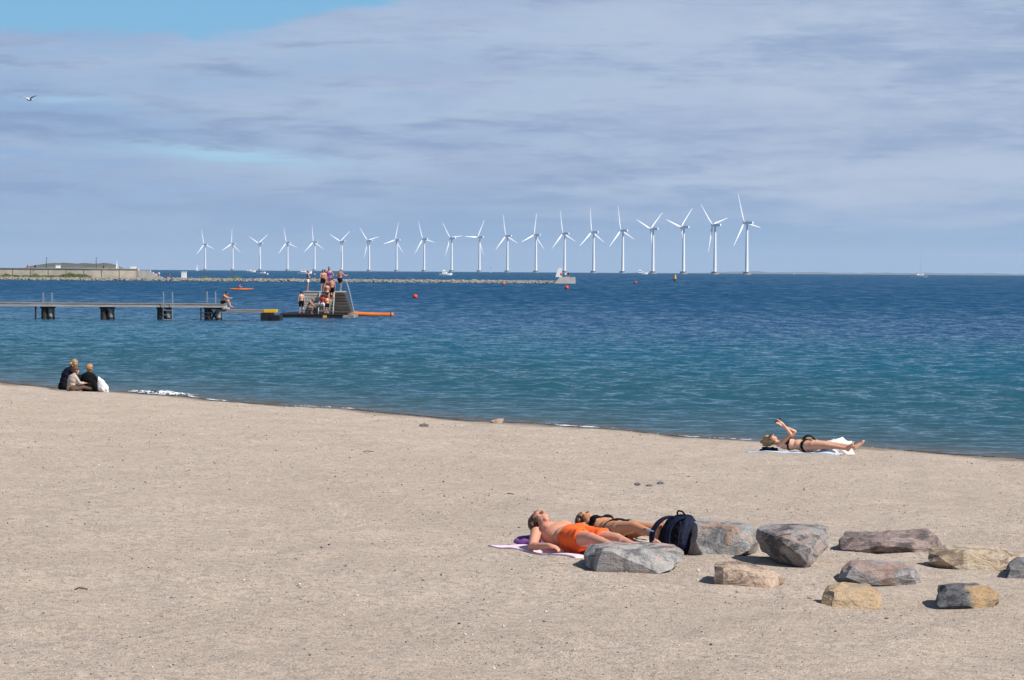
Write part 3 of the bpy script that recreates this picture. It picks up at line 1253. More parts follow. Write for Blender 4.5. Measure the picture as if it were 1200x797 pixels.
pm = place(75, 457)
mother = Body(1.76, True, lean=0.62, head_up=(0, 0.55, 0.9), head_face=(0.1, 0.9, -0.75), bulk=1.18, detail=False,
              legs=[((0.25, 1, 0.55), (-0.2, 0.8, -0.52), (0, 1, 0.3)), ((-0.25, 1, 0.45), (0.3, 0.9, -0.42), (0, 1, 0.3))],
              arms=[((0.1, 0.9, -0.7), (-0.1, 1, 0.1), (0, 1, 0), (0, 0, -1), 0.5), ((-0.1, 0.8, -0.8), (0.1, 1, 0.1), (0, 1, 0), (0, 0, -1), 0.5)])
build_person(mother, 'blond woman in dark clothes sitting on the sand, bending over a small child', pm, facing(62), SK_fair,
             'family sitting at the water edge', voxel=0.014, sink=0.02,
             clothes=[('jumper', CL_navy, 0.016, tee(2, 0.2, 0.9)), ('trousers', CL_black, 0.012, trousers())],
             hair=HR_blond, hair_kind='long', extra_hair=[((0, -0.09, -0.03), (0.01, -0.13, -0.08), 0.045, 0.035)])
pk = place(83.5, 458.8)
kid1 = Body(1.25, False, lean=0.35, head_scale=1.35, bulk=1.32, detail=False, head_up=(0, 0.2, 1), head_face=(-0.2, 1, -0.1),
            legs=[((0.35, 1, 0.2), (-0.2, 0.9, -0.18), (0, 0.6, 0.6)), ((-0.35, 1, 0.2), (0.2, 0.9, -0.18), (0, 0.6, 0.6))],
            arms=[((0.3, 0.5, -0.9), (-0.1, 1, 0), (0, 1, 0), (0, 0, -1), 0.5), ((-0.35, 0.5, -0.9), (0.1, 1, 0), (0, 1, 0), (0, 0, -1), 0.5)])
build_person(kid1, 'small brown haired child in a beige top sitting in front of the blond woman', pk, facing(50), SK_fair,
             'family sitting at the water edge', voxel=0.013, sink=0.02,
             clothes=[('jumper', CL_beige, 0.018, tee(2, 0.0, 0.8)), ('trousers', CL_brown, 0.012, trousers())], hair=HR_brown)
pk = place(103, 459)
kid2 = Body(1.36, False, lean=0.22, head_scale=1.28, bulk=1.34, detail=False, head_up=(0, 0.12, 1), head_face=(-0.3, 1, -0.1),
            legs=[((0.45, 1, 0.3), (-0.1, 0.9, -0.25), (0, 0.7, 0.5)), ((-0.45, 1, 0.3), (0.1, 0.9, -0.25), (0, 0.7, 0.5))],
            arms=[((-0.0 + 0.5, 0.2, -0.9), (-0.2, 0.9, -0.1), (0, 1, 0), (0, 0, -1), 0.5), ((-0.6, 0.3, -0.8), (0.0, 0.9, -0.1), (0, 1, 0), (0, 0, -1), 0.5)])
build_person(kid2, 'strawberry blond child in black clothes sitting on the sand with back turned', pk, facing(14), SK_fair,
             'family sitting at the water edge', voxel=0.013, sink=0.02,
             clothes=[('jumper', CL_black, 0.020, tee(2, 0.0, 0.85)), ('trousers', CL_black, 0.014, trousers())], hair=HR_red)
# white cloth bag leaning on the child's side, and a darker one behind it
def lean_bag(name, label, px, py, h, w, mat, seed, rz):
    p = place(px, py)
    vs_, fs_ = ico(4)
    out = []
    for q in vs_:
        q = V(q)
        g = 1 + 0.22 * noise.fractal(q * 1.7 + V((seed, 0, 0)), 0.8, 2.0, 4)
        zz = (q.z * g + 0.85) / 1.85
        wd = w * (1.05 - 0.55 * max(0, zz))
        out.append(V((q.x * g * wd - 0.16 * zz, q.y * g * wd * 0.7, max(-0.02, zz * h))))
    mb = MB()
    mb.add(out, fs_)
    o = mb.build(name, mat, loc=p, smooth=True)
    o.rotation_euler.z = R(rz)
    return tag(o, label, 'bag')


lean_bag('cloth_bag', 'white crumpled cloth bag on the sand beside the child in black', 123, 460, 0.42, 0.16, CL_white, 4, 10)
lean_bag('cloth_bag', 'black soft bag between the child in black and the white cloth bag', 114.5, 459.2, 0.40, 0.17, CL_black, 9, 0)
# ------------------------------------------------------------------ boulders
def granite(name, light, dark, vein, vein_amt=0.5, patch=None, band=(2.0, 2.0, 7.0), speck=0.6, seed=0.0):
    m, t = new_mat(name)
    v0 = t.vm('ADD', t.coord(), (seed, seed * 0.7, seed * 1.3))
    n1 = t.noise(v0, 3.2, 6, 0.62, 0.8)
    n2 = t.noise(t.vm('MULTIPLY', v0, band), 1.6, 6, 0.62, 1.2)
    n3 = t.noise(v0, 55.0, 3, 0.75)
    n4 = t.noise(v0, 140.0, 2, 0.7)
    c = t.mix(t.step(n1, 0.40, 0.58), tuple(x * 0.85 for x in dark), tuple(x * 1.12 for x in light))
    c = t.mix(t.m('MULTIPLY', t.step(n2, 0.52, 0.58), vein_amt), c, vein)
    if patch:
        c = t.mix(t.m('MULTIPLY', t.step(t.noise(v0, 1.7, 5, 0.6, 0.5), 0.47, 0.61), 0.85), c, patch)
    c = t.mix(t.m('MULTIPLY', t.step(n3, 0.50, 0.72), speck), c, tuple(x * 0.38 for x in dark))
    c = t.mix(t.m('MULTIPLY', t.step(n4, 0.58, 0.72), 0.5), c, tuple(min(0.8, x * 1.7) for x in light))
    ridge = t.m('ABSOLUTE', t.m('SUBTRACT', n2, 0.5))
    crack = t.m('SUBTRACT', 1.0, t.step(ridge, 0.0, 0.016))
    c = t.mix(t.m('MULTIPLY', crack, 0.5), c, tuple(x * 0.4 for x in dark))
    h = t.m('ADD', t.m('MULTIPLY', n2, 0.6), t.m('ADD', t.m('MULTIPLY', n3, 0.18), t.m('MULTIPLY', n1, 0.5)))
    t.principled(c, 0.82, t.bump(h, 1.0, 0.08), 0.25)
    return m


ROCKS = []


def boulder(label, cx, base, pts, mat, seed, rough=0.016):
    """pts = (x px, y px, metres behind the front): corners read off the photo, turned into real size and place"""
    o = ground(cx, base)
    s = F / o.y
    gr = (CAM_H - o.z) / o.y                         # how far a metre of depth climbs the picture, in metres
    bm = bmesh.new()
    left = min(p[0] for p in pts)
    wide = max(p[0] for p in pts) - left
    for px, py, dp in pts:
        if dp > 0.1 and px < left + 0.16 * wide:
            dp *= 1.45
        z = (base - py) / s - dp * gr
        bm.verts.new(((px - 600) / F * (o.y + dp) - o.x, dp, max(z, -0.10)))
    # roots below the sand
    xs_ = [v.co.x for v in bm.verts]
    bmesh.ops.convex_hull(bm, input=bm.verts[:])
    loose = [v for v in bm.verts if not v.link_faces]
    bmesh.ops.delete(bm, geom=loose, context='VERTS')
    me = bpy.data.meshes.new('granite_boulder')
    bm.to_mesh(me)
    bm.free()
    ob = bpy.data.objects.new('granite_boulder', me)
    col.objects.link(ob)
    md = ob.modifiers.new('r', 'REMESH')
    md.mode = 'VOXEL'
    md.voxel_size = 0.011
    bake_modifiers(ob)
    me = ob.data
    me.name = 'granite_boulder'
    rr = random.Random(seed)
    # chips: planes that cut corners off
    vs_ = [v.co.copy() for v in me.vertices]
    cen = sum(vs_, V()) / len(vs_)
    ext = max((p - cen).length for p in vs_)
    planes = []
    for k in range(6):
        n = V((rr.gauss(0, 1), rr.gauss(0, 1), rr.gauss(0, 0.8))).normalized()
        dmax = max((p - cen).dot(n) for p in vs_[::7])
        planes.append((n, dmax * rr.uniform(0.80, 0.94)))
    no = [v.normal.copy() for v in me.vertices]
    steps_ = [(V((rr.gauss(0, 0.35), rr.gauss(0, 0.35), 1)).normalized(), 9.0, 0.42), (V((1, rr.gauss(0, 0.6), rr.gauss(0.3, 0.4))).normalized(), 6.0, 0.42)]
    for v in me.vertices:
        p = v.co.copy()
        for n, dd in planes:
            e = (p - cen).dot(n) - dd
            if e > 0:
                p = p - n * e
        q = p + V((seed * 3.1, 0, 0))
        a = noise.fractal(q * 7.0, 0.8, 2.1, 4) * rough * 0.45
        for dn, fq, am in steps_:
            tn = q.dot(dn) * fq + 0.9 * noise.noise(q * 2.0 + dn)
            fr_ = tn - math.floor(tn)
            a += (abs((math.floor(tn) * 7919) % 5 - 2) * (1 - min(1.0, max(0.0, (fr_ - 0.80) / 0.20))) + abs(((math.floor(tn) + 1) * 7919) % 5 - 2) * min(1.0, max(0.0, (fr_ - 0.80) / 0.20))) * rough * am
        strata = abs(noise.noise(V((q.x * 2.2, q.y * 2.2, q.z * 13.0)))) * rough * 1.0
        cell = noise.voronoi(q * 6.5)[0]
        a += -max(0.0, 0.08 - (cell[1] - cell[0])) * rough * 3.0 - rough * 0.8
        p = p + no[v.index] * (a - strata * 0.6)
        v.co = p
    me.materials.append(mat)
    me.polygons.foreach_set('use_smooth', [False] * len(me.polygons))
    me.update()
    dc = ob.modifiers.new('facets', 'DECIMATE')
    dc.ratio = min(1.0, 260.0 / len(me.polygons))
    bake_modifiers(ob)
    ob.data.name = 'granite_boulder'
    ob.data.polygons.foreach_set('use_smooth', [False] * len(ob.data.polygons))
    ob.location = o
    ROCKS.append(ob)
    return tag(ob, label, 'boulder', 'granite boulders on the beach')


G_grey = granite('granite_grey_pink', (0.36, 0.345, 0.335), (0.17, 0.17, 0.175), (0.46, 0.33, 0.28), 0.75, seed=1)
G_grey2 = granite('granite_grey_orange', (0.30, 0.30, 0.295), (0.19, 0.19, 0.195), (0.42, 0.25, 0.17), 0.65, seed=3, band=(3, 3, 3))
G_dark = granite('granite_dark', (0.30, 0.28, 0.27), (0.10, 0.10, 0.105), (0.40, 0.28, 0.24), 0.6, seed=5, band=(2.5, 2.5, 4))
G_red = granite('granite_reddish', (0.25, 0.19, 0.175), (0.11, 0.095, 0.095), (0.38, 0.30, 0.27), 0.6, seed=7, band=(2, 2, 9))
G_pink = granite('granite_pinkish', (0.44, 0.33, 0.25), (0.27, 0.19, 0.15), (0.48, 0.38, 0.30), 0.6, seed=9)
G_slate = granite('granite_slate', (0.27, 0.275, 0.285), (0.165, 0.17, 0.185), (0.40, 0.36, 0.34), 0.6, (0.36, 0.24, 0.19), seed=11)
G_tan = granite('granite_tan', (0.42, 0.300, 0.185), (0.29, 0.20, 0.120), (0.35, 0.30, 0.25), 0.45, seed=13, band=(2, 2, 8), speck=0.35)
G_ochre = granite('granite_ochre', (0.43, 0.335, 0.235), (0.26, 0.195, 0.14), (0.50, 0.45, 0.37), 0.6, seed=15, band=(2, 2, 7), speck=0.45)
G_black = granite('granite_black_ochre', (0.14, 0.14, 0.145), (0.060, 0.062, 0.066), (0.22, 0.21, 0.20), 0.5, (0.42, 0.28, 0.14), seed=29.1)
G_dgrey = granite('granite_charcoal', (0.17, 0.165, 0.17), (0.09, 0.09, 0.095), (0.26, 0.24, 0.24), 0.5, seed=19)

boulder('long grey boulder with a pinkish top lying in front of the sunbathing couple', 744, 671,
        [(724, 675, 0), (770, 674, .03), (790, 668, .12), (803, 655, .28), (803, 645, .32), (796, 641, .42), (711, 646, .03), (700, 637, .42), (785, 636, .72),
         (690, 640, .50), (685, 652, .30), (688, 664, .22), (700, 670, .10), (800, 652, .8), (692, 652, .85), (712, 660, .0), (720, 634, .70)], G_grey, 1, 0.014)
boulder('grey boulder with orange blotches standing right behind the navy backpack', 850, 651,
        [(812, 652, 0), (845, 653, -.02), (884, 652, .06), (892, 650, .15), (889, 616, .22), (868, 611, .35), (830, 609, .28), (815, 611, .18), (808, 618, .2), (806, 650, .2),
         (870, 609, .7), (820, 608, .7), (890, 640, .8), (808, 640, .8), (862, 616, .06), (822, 616, .04)], G_grey2, 2)
boulder('big grey boulder with a dark broken left face and a pointed foot', 932, 663,
        [(945, 666, .02), (955, 662, .12), (970, 648, .30), (973, 640, .35), (973, 615, .40), (958, 612, .70), (925, 622, .22), (890, 620, .30), (898, 614, .55), (889, 628, .30),
         (896, 646, .34), (908, 657, .30), (945, 650, -.14), (916, 632, -.02), (968, 640, .9), (895, 640, .9)], G_dark, 3, 0.018)
boulder('long low reddish brown boulder at the back of the group', 1045, 649,
        [(990, 646, .08), (1010, 651, 0), (1050, 652, 0), (1104, 650, .12), (1107, 640, .3), (1103, 628, .3), (1090, 618, .5), (1050, 626, .25), (1030, 624, .5), (992, 624, .4), (986, 632, .25),
         (987, 642, .15), (1085, 620, .8), (1000, 626, .8), (1105, 640, .8), (990, 640, .8), (1045, 640, -.03), (1005, 628, .12)], G_red, 4, 0.018)
boulder('low pinkish boulder with a dark left side and a tapering right end', 880, 690,
        [(844, 694, 0), (890, 693, .02), (905, 690, .05), (925, 681, .25), (922, 677, .3), (905, 668, .35), (880, 660, .35), (845, 656, .32), (834, 662, .25), (838, 686, .05), (835, 672, .15),
         (870, 656, .6), (840, 662, .6), (920, 680, .6), (892, 672, .05), (852, 662, .10)], G_pink, 5)
boulder('slate grey boulder with rusty patches between the reddish and the tan boulders', 1033, 685,
        [(990, 684, .05), (1030, 688, 0), (1078, 688, .03), (1081, 682, .2), (1074, 664, .3), (1060, 659, .45), (1022, 655, .40), (1000, 656, .35), (990, 664, .22), (985, 678, .12),
         (1060, 657, .7), (1000, 660, .7), (1078, 680, .8), (990, 676, .8), (1070, 668, .12), (1002, 664, .1)], G_slate, 6)
boulder('tan layered boulder lying nearest at the bottom of the group', 1001, 715,
        [(965, 717, 0), (1000, 718, -.02), (1030, 716, .03), (1037, 706, .2), (1034, 692, .3), (1018, 684, .4), (990, 681, .45), (972, 683, .35), (967, 694, .15), (965, 706, .05),
         (1020, 684, .6), (975, 690, .6), (1030, 706, .6), (968, 706, .6), (1028, 694, .15), (975, 692, .06)], G_tan, 7)
boulder('long ochre boulder with a dark rounded left end beside the right edge', 1140, 667,
        [(1100, 667, .02), (1122, 669, 0), (1170, 669, 0), (1205, 664, .2), (1206, 652, .3), (1190, 640, .45), (1150, 637, .5), (1110, 640, .4), (1094, 644, .3), (1091, 654, .2), (1093, 662, .1),
         (1180, 640, .8), (1110, 644, .8), (1200, 660, .8), (1098, 660, .8), (1118, 648, .08), (1175, 650, .08)], G_ochre, 8, 0.018)
boulder('charcoal grey boulder cut by the right edge of the picture', 1206, 679,
        [(1181, 679, .02), (1205, 681, 0), (1232, 679, .05), (1236, 664, .2), (1228, 652, .35), (1195, 651, .3), (1184, 654, .15), (1182, 668, .05), (1225, 654, .6), (1188, 660, .6), (1232, 672, .6)], G_dgrey, 9)
boulder('black and ochre broken boulder at the lower right of the group', 1137, 716,
        [(1103, 713, .06), (1120, 718, .0), (1142, 720, -.02), (1165, 713, .1), (1174, 706, .25), (1172, 696, .3), (1160, 688, .40), (1130, 682, .45), (1102, 684, .35), (1101, 700, .12),
         (1160, 688, .6), (1106, 690, .6), (1170, 706, .6), (1105, 706, .6), (1140, 694, .08), (1108, 692, .15)], G_black, 21, 0.018)
boulder('small reddish stone lying alone near the waterline', 584, 496,
        [(575, 497, 0), (588, 497, 0), (592, 495, .1), (592, 490, .12), (585, 490, .2), (575, 493, .1), (590, 491, .4), (577, 493, .4)], G_pink, 11, 0.010)['category'] = 'stone'
ROCKS[-1].name = 'stone'
ROCKS[-1]['group'] = 'stones on the open sand'
small = [(497, 500, 0.10, 'flat dark stone lying alone on the sand left of the reddish stone'), (747, 568, 0.045, 'small dark stone, leftmost of the three above the sunbathers'),
         (761, 570, 0.045, 'small dark stone, middle one of the three above the sunbathers'), (774, 567, 0.05, 'small dark stone, rightmost of the three above the sunbathers')]
for px, py, rr_, lab in small:
    p = ground(px, py)
    mb = MB()
    vs_, fs_ = ico(3)
    mb.add([V(q) * (1 + 0.3 * noise.noise(V(q) * 2 + V((px, 0, 0)))) for q in vs_], fs_)
    mb.v = [(x * rr_, y * rr_ * 0.8, z * rr_ * 0.45 + rr_ * 0.2) for x, y, z in mb.v]
    tag(mb.build('stone', G_dgrey, loc=p), lab, 'stone', 'stones on the open sand')

# ------------------------------------------------------------------ backpack
M_nylon = cloth('navy_nylon', (0.008, 0.011, 0.030), 0.6, 5.0, 0.7)
M_web = cloth('black_webbing', (0.008, 0.009, 0.014), 0.7)
M_buckle = simple('blue_grey_buckle', (0.10, 0.16, 0.26), 0.4, 0.1, 8, 0)
bpos = ground(793, 648)
pack = empty('backpack', bpos, R(-48))
tag(pack, 'navy backpack standing on the sand between the grey boulders by the sunbathers', 'backpack')
# own frame: x = across its back, -y = the back panel with the straps, z = up; leaning back a little
def pack_shape(w, dpt, h, z0=0.0, e=3.0, seed=0.0, y0=0.0, amp=0.05, slump=0.10):
    vs_, fs_ = ico(5)
    out = []
    for q in vs_:
        q = V(q)
        n_ = (abs(q.x) ** e + abs(q.y) ** e + abs(q.z) ** e) ** (1 / e)
        q = q / n_
        zz = (q.z + 1) / 2
        tap = 1.0 - 0.30 * max(0, zz - 0.55) ** 1.3 / 0.45
        sag = 1.0 + 0.10 * math.exp(-((zz - 0.22) / 0.25) ** 2)
        g = 1 + amp * noise.fractal(q * 2.2 + V((seed, 0, 0)), 0.8, 2.0, 4)
        fold = 0.006 * math.sin(q.z * 14 + 5 * noise.noise(q * 2 + V((seed, 3, 0))))
        out.append(V((q.x * w * tap * sag * g, y0 + (q.y * dpt * tap * sag + fold * abs(q.y)) * g + slump * zz * zz, z0 + zz * h)))
    return out, fs_


pb_ = MB()
pb_.add(*pack_shape(0.165, 0.125, 0.375, 0.0, 3.4, 1.0))
pb_.build('pack_body', M_nylon, pack, smooth=True)
pk_ = MB()
pk_.add(*pack_shape(0.135, 0.070, 0.26, 0.015, 3.6, 4.0, 0.125, 0.06, 0.05))
pk_.build('front_pocket', M_nylon, pack, smooth=True)
bk_ = MB()
bk_.add(*pack_shape(0.130, 0.016, 0.335, 0.02, 4.0, 6.0, -0.125, 0.02, 0.105))
bk_.build('back_panel', M_web, pack, smooth=True)
MB().path([V((-0.055, 0.07, 0.350)), V((-0.052, 0.055, 0.392)), V((-0.03, 0.05, 0.410)), V((0.015, 0.05, 0.408)), V((0.045, 0.055, 0.388)), V((0.05, 0.07, 0.350))], 0.009).build('grab_handle', M_web, pack)


def strap(pts, w, th, name, mat, parent):
    mb = MB()
    n = len(pts)
    vs_ = []
    for i, p in enumerate(pts):
        a = pts[max(i - 1, 0)]
        b = pts[min(i + 1, n - 1)]
        tan = (b - a).normalized()
        x = V((1, 0, 0))
        nn = tan.cross(x).normalized()
        for sx, sn in ((-1, -1), (1, -1), (1, 1), (-1, 1)):
            vs_.append(p + x * w * sx / 2 + nn * th * sn / 2)
    fs_ = [(3, 2, 1, 0), (4 * n - 4, 4 * n - 3, 4 * n - 2, 4 * n - 1)]
    for i in range(n - 1):
        for k in range(4):
            fs_.append((4 * i + k, 4 * i + (k + 1) % 4, 4 * i + 4 + (k + 1) % 4, 4 * i + 4 + k))
    mb.add(vs_, fs_)
    return mb.build(name, mat, parent, smooth=False)


def bez(pts, n=18):
    out = []
    for k in range(n + 1):
        q = [p.copy() for p in pts]
        t_ = k / n
        while len(q) > 1:
            q = [a.lerp(b, t_) for a, b in zip(q, q[1:])]
        out.append(q[0])
    return out


for sx, bul in ((0.080, 0.06), (-0.080, 0.12)):
    strap(bez([V((sx, 0.02, 0.352)), V((sx, -0.15, 0.365)), V((sx * 1.05, -0.20 - bul, 0.26)), V((sx * 1.1, -0.20 - bul, 0.05)), V((sx * 1.15, -0.13, 0.03))]),
          0.060, 0.016, 'shoulder_strap', M_nylon, pack)
MB().box((-0.115, -0.36, 0.225), (-0.065, -0.225, 0.240), Matrix.Rotation(R(-14), 3, 'X')).build('buckle', M_buckle, pack)
crumple('cloth_scrap', 'pale blue grey scrap of cloth under the navy backpack', ground(812, 647), (0.11, 0.08, 0.05), CL_blue, 12, 'cloth')

# ------------------------------------------------------------------ grit and shells strewn over the sand
M_peb = [simple('pebble_dark', (0.085, 0.085, 0.09), 0.8, 0.4, 30, 0), simple('pebble_grey', (0.25, 0.24, 0.23), 0.8, 0.3, 30, 0),
         simple('pebble_shell', (0.66, 0.62, 0.57), 0.5, 0.1, 30, 0), simple('pebble_rust', (0.38, 0.17, 0.09), 0.8, 0.3, 30, 0),
         simple('pebble_tan', (0.36, 0.28, 0.20), 0.8, 0.3, 30, 0)]
pr = random.Random(11)
octv = np.array([(1, 0, 0), (0.3, 0.9, 0), (-0.8, 0.5, 0.1), (-0.8, -0.5, 0), (0.35, -0.9, 0.05), (0.1, 0, 1), (0, 0, -1)])
octf = np.array([(0, 1, 5), (1, 2, 5), (2, 3, 5), (3, 4, 5), (4, 0, 5), (1, 0, 6), (2, 1, 6), (3, 2, 6), (4, 3, 6), (0, 4, 6)])
gr_ = np.random.default_rng(21)
n_ = 64000
Yp = 13.5 * np.exp(gr_.random(n_) ** 1.05 * 1.65)
Xp = gr_.uniform(-0.235, 0.235, n_) * Yp
clump = np.sin(Xp * 0.9 + 1.3 * np.sin(Yp * 0.31)) * np.sin(Yp * 0.55 + 1.1 * np.sin(Xp * 0.7)) + gr_.normal(0, 0.6, n_)
ok_ = (inland(Xp, Yp) > 0.6) & (clump > -0.45)
Xp, Yp = Xp[ok_], Yp[ok_]
n_ = len(Xp)
size = gr_.choice([0.0035, 0.004, 0.005, 0.006], n_) * (0.8 + gr_.random(n_) ** 14 * 1.6) * (Yp / 20) ** 0.5
kind_ = gr_.choice(5, n_, p=[0.17, 0.27, 0.24, 0.05, 0.27])
ang = gr_.uniform(0, 6.283, n_)
flat = gr_.uniform(0.35, 0.9, n_)
sx_ = size * gr_.uniform(0.8, 1.6, n_)
ca, sa = np.cos(ang)[:, None], np.sin(ang)[:, None]
lx, ly = octv[None, :, 0] * sx_[:, None], octv[None, :, 1] * size[:, None]
vx = Xp[:, None] + lx * ca - ly * sa
vy = Yp[:, None] + lx * sa + ly * ca
vz = sand_z(Xp, Yp)[:, None] + (octv[None, :, 2] + 0.45) * (size * flat)[:, None]
gv = np.stack([vx, vy, vz], 2).reshape(-1, 3)
gf = (octf[None] + (np.arange(n_) * len(octv))[:, None, None]).reshape(-1, 3)
grit = np_mesh('shell_grit', gv, gf, M_peb[0], smooth=False)
for m_ in M_peb[1:]:
    grit.data.materials.append(m_)
grit.data.polygons.foreach_set('material_index', np.repeat(kind_, len(octf)).astype(np.int32))
tag(grit, kind='stuff')

# a few bits of driftwood and weed
M_twig = simple('driftwood', (0.13, 0.085, 0.055), 0.9, 0.4, 20, 0.3)
for px, py, L, a, lab in ((95, 692, 0.10, 15, 'short brown driftwood stick on the bare sand at lower left'),
                          (432, 530, 0.18, 5, 'thin dark driftwood stick on the sand below the flat dark stone'),
                          (597, 580, 0.12, 25, 'brown curved twig on the sand above the heads of the sunbathers')):
    p = ground(px, py)
    dv = V((math.cos(R(a)), math.sin(R(a)), 0)) * L / 2
    mb = MB()
    mb.path([-dv, -dv * 0.3 + V((0, 0.012, 0.012)), dv * 0.4 + V((0, -0.008, 0.008)), dv], 0.007, 6)
    tag(mb.build('driftwood_stick', M_twig, loc=p + V((0, 0, 0.008))), lab, 'stick', 'driftwood sticks')

# weed and wet wrack thrown up along the waterline
mb = MB()
for k in range(900):
    Xp = pr.uniform(-19, 12)
    if noise.noise(V((Xp * 0.5, 2, 0))) < -0.05:
        continue
    Yp = float(y_shore(Xp)) - pr.gauss(0.35, 0.22)
    zz = float(terrain(Xp, Yp))
    a = pr.uniform(-0.6, 0.6)
    L = pr.uniform(0.03, 0.14)
    dv = V((math.cos(a), math.sin(a), 0)) * L
    c0 = V((Xp, Yp, zz + 0.008))
    mb.bar(c0 - dv, c0 + dv, pr.uniform(0.006, 0.016), 0.004, 5)
tag(mb.build('seaweed_wrack', simple('wrack', (0.055, 0.04, 0.025), 0.8, 0.4, 20, 0)), kind='stuff')

# foam where a small wave breaks
M_foam = simple('foam', (0.66, 0.69, 0.72), 0.7, 0.05, 20, 0.3)
vs_, fs_ = [], []
def foam_strip(px0, px1, out, thick, thr, dx=0.035, dy=0.05, lap=0.25):
    """broken lace of foam riding on the water along the shore"""
    xa_, xb_ = at_z(px0, 462, 0).x, at_z(px1, 470, 0).x
    nx_, ny_ = int((xb_ - xa_) / dx), int((out + lap) / dy)
    idx_ = {}
    def pt(i, j):
        if (i, j) not in idx_:
            X_ = xa_ + i * dx
            Y_ = float(y_shore(X_)) - lap + j * dy
            w_ = math.sin(math.pi * i / nx_) ** 0.7
            e_ = math.exp(-((j * dy - 0.55 * (out + lap)) / (0.35 * (out + lap))) ** 2)
            n_ = abs(noise.fractal(V((X_ * 2.5, Y_ * 2.0, 1)), 0.7, 2.1, 5))
            m_ = noise.noise(V((X_ * 9, Y_ * 9, 4)))
            zz_ = max(0.02, gz(X_, Y_) + 0.012) + thick * w_ * e_ * (0.45 + 1.2 * n_ + 0.35 * m_)
            idx_[i, j] = len(vs_)
            vs_.append((X_, Y_, zz_))
        return idx_[i, j]
    for i in range(nx_):
        for j in range(ny_):
            X_ = xa_ + (i + 0.5) * dx
            Y_ = (j + 0.5) * dy
            w_ = math.sin(math.pi * (i + 0.5) / nx_)
            e_ = 1 - abs(Y_ / (out + lap) - 0.5) * 1.7
            v_ = noise.fractal(V((X_ * 3.0, Y_ * 4.0, 9)), 0.8, 2.2, 5) * 0.9 + noise.noise(V((X_ * 14, Y_ * 16, 2))) * 0.35
            if v_ + 0.9 * w_ * e_ > thr:
                fs_.append((pt(i, j), pt(i + 1, j), pt(i + 1, j + 1), pt(i, j + 1)))


foam_strip(138, 226, 1.4, 0.075, 0.52)
foam_strip(228, 300, 0.5, 0.01, 0.80)
foam_strip(330, 470, 0.35, 0.008, 0.85)
foam_strip(615, 700, 0.45, 0.012, 0.70)
foam_strip(700, 880, 0.30, 0.006, 0.95)
foam_strip(1010, 1200, 0.30, 0.006, 0.95)
fo_ = tag(mesh_obj('foam', vs_, fs_, M_foam, smooth=True), kind='stuff')
# ------------------------------------------------------------------ bathing jetty
M_plank = wood('weathered_planks', (0.36, 0.33, 0.30), (0.16, 0.14, 0.125))
M_plank2 = wood('pale_planks', (0.50, 0.49, 0.46), (0.29, 0.28, 0.265))
M_wet = wood('wet_timber', (0.060, 0.052, 0.045), (0.018, 0.016, 0.014))
M_post = wood('pale_posts', (0.42, 0.39, 0.36), (0.14, 0.125, 0.11))
M_steel = simple('galvanised_steel', (0.42, 0.44, 0.46), 0.4, 0.1, 5, 0, 0.6)
M_dsteel = simple('dark_steel', (0.06, 0.065, 0.07), 0.5, 0.1, 5, 0, 0.3)
M_yellow = simple('yellow_paint', (0.75, 0.40, 0.01), 0.5, 0.1, 5, 0)
M_orange = simple('orange_plastic', (0.66, 0.17, 0.025), 0.45, 0.12, 2, 0.1)
M_float = simple('black_float', (0.010, 0.010, 0.011), 0.45, 0.3, 4, 0.1)

YJ = at_z(60, 374, 0).y                     # the jetty's distance
def jx(px):
    return at_depth(px, 360, YJ).x
def jz(px, py, Y=None):
    return at_depth(px, py, Y or YJ).z


zt = jz(120, 355.5)
zb = jz(120, 359.3)
jet = empty('bathing_jetty', (jx(0), YJ, 0))
tag(jet, 'long grey wooden bathing jetty on dark and pale piles, running in from the left edge', 'jetty')
JX = jx(0)
WJ = 2.2
xa, xb = jx(-420) - JX, jx(262) - JX
mb = MB()
x = xa
while x < xb - 0.02:
    mb.box((x, 0, zt - 0.06), (min(x + 0.135, xb), WJ, zt + pr.uniform(0, 0.006)))
    x += 0.15
mb.build('deck', M_plank, jet)
for yy in (0.04, WJ * 0.5, WJ - 0.16):
    MB().box((xa, yy, zb), (xb, yy + 0.12, zt - 0.063)).build('beam', M_plank, jet)
mb = MB()
mb.box((xa, -0.05, zb - 0.02), (xb, 0.035, zt - 0.10))
mb.build('edge_board', M_plank2, jet)
for pl, pr_ in ((-374, -359), (-304, -289), (-234, -219), (-164, -149), (-94, -79), (-24, -9), (46.5, 61), (116, 131.5), (182.5, 199), (238, 258)):
    x0, x1 = jx(pl) - JX, jx(pr_) - JX
    for yy in (0.30, 0.95):
        MB().bar((x0 + 0.26, yy, -1.5), (x0 + 0.26, yy, zb - 0.14), 0.20).build('pile', M_wet, jet)
        MB().bar((x0 + 0.46, yy, 0.0), (x1 - 0.30, yy, zb - 0.24), 0.045).build('brace', M_wet, jet)
        MB().bar((x0 + 0.46, yy + 0.1, zb - 0.24), (x1 - 0.30, yy + 0.1, 0.1), 0.045).build('brace', M_wet, jet)
        p_ = MB().bar((x1 - 0.15, yy, 0.16), (x1 - 0.15, yy, zb - 0.14), 0.16).build('pile', M_post, jet)
        MB().bar((x1 - 0.15, yy, -1.5), (x1 - 0.15, yy, 0.158), 0.18).build('weed_collar', M_wet, p_)
        MB().box((x0, yy - 0.1, zb - 0.14), (x1 + 0.06, yy + 0.14, zb - 0.004)).build('crosshead', M_wet, jet)
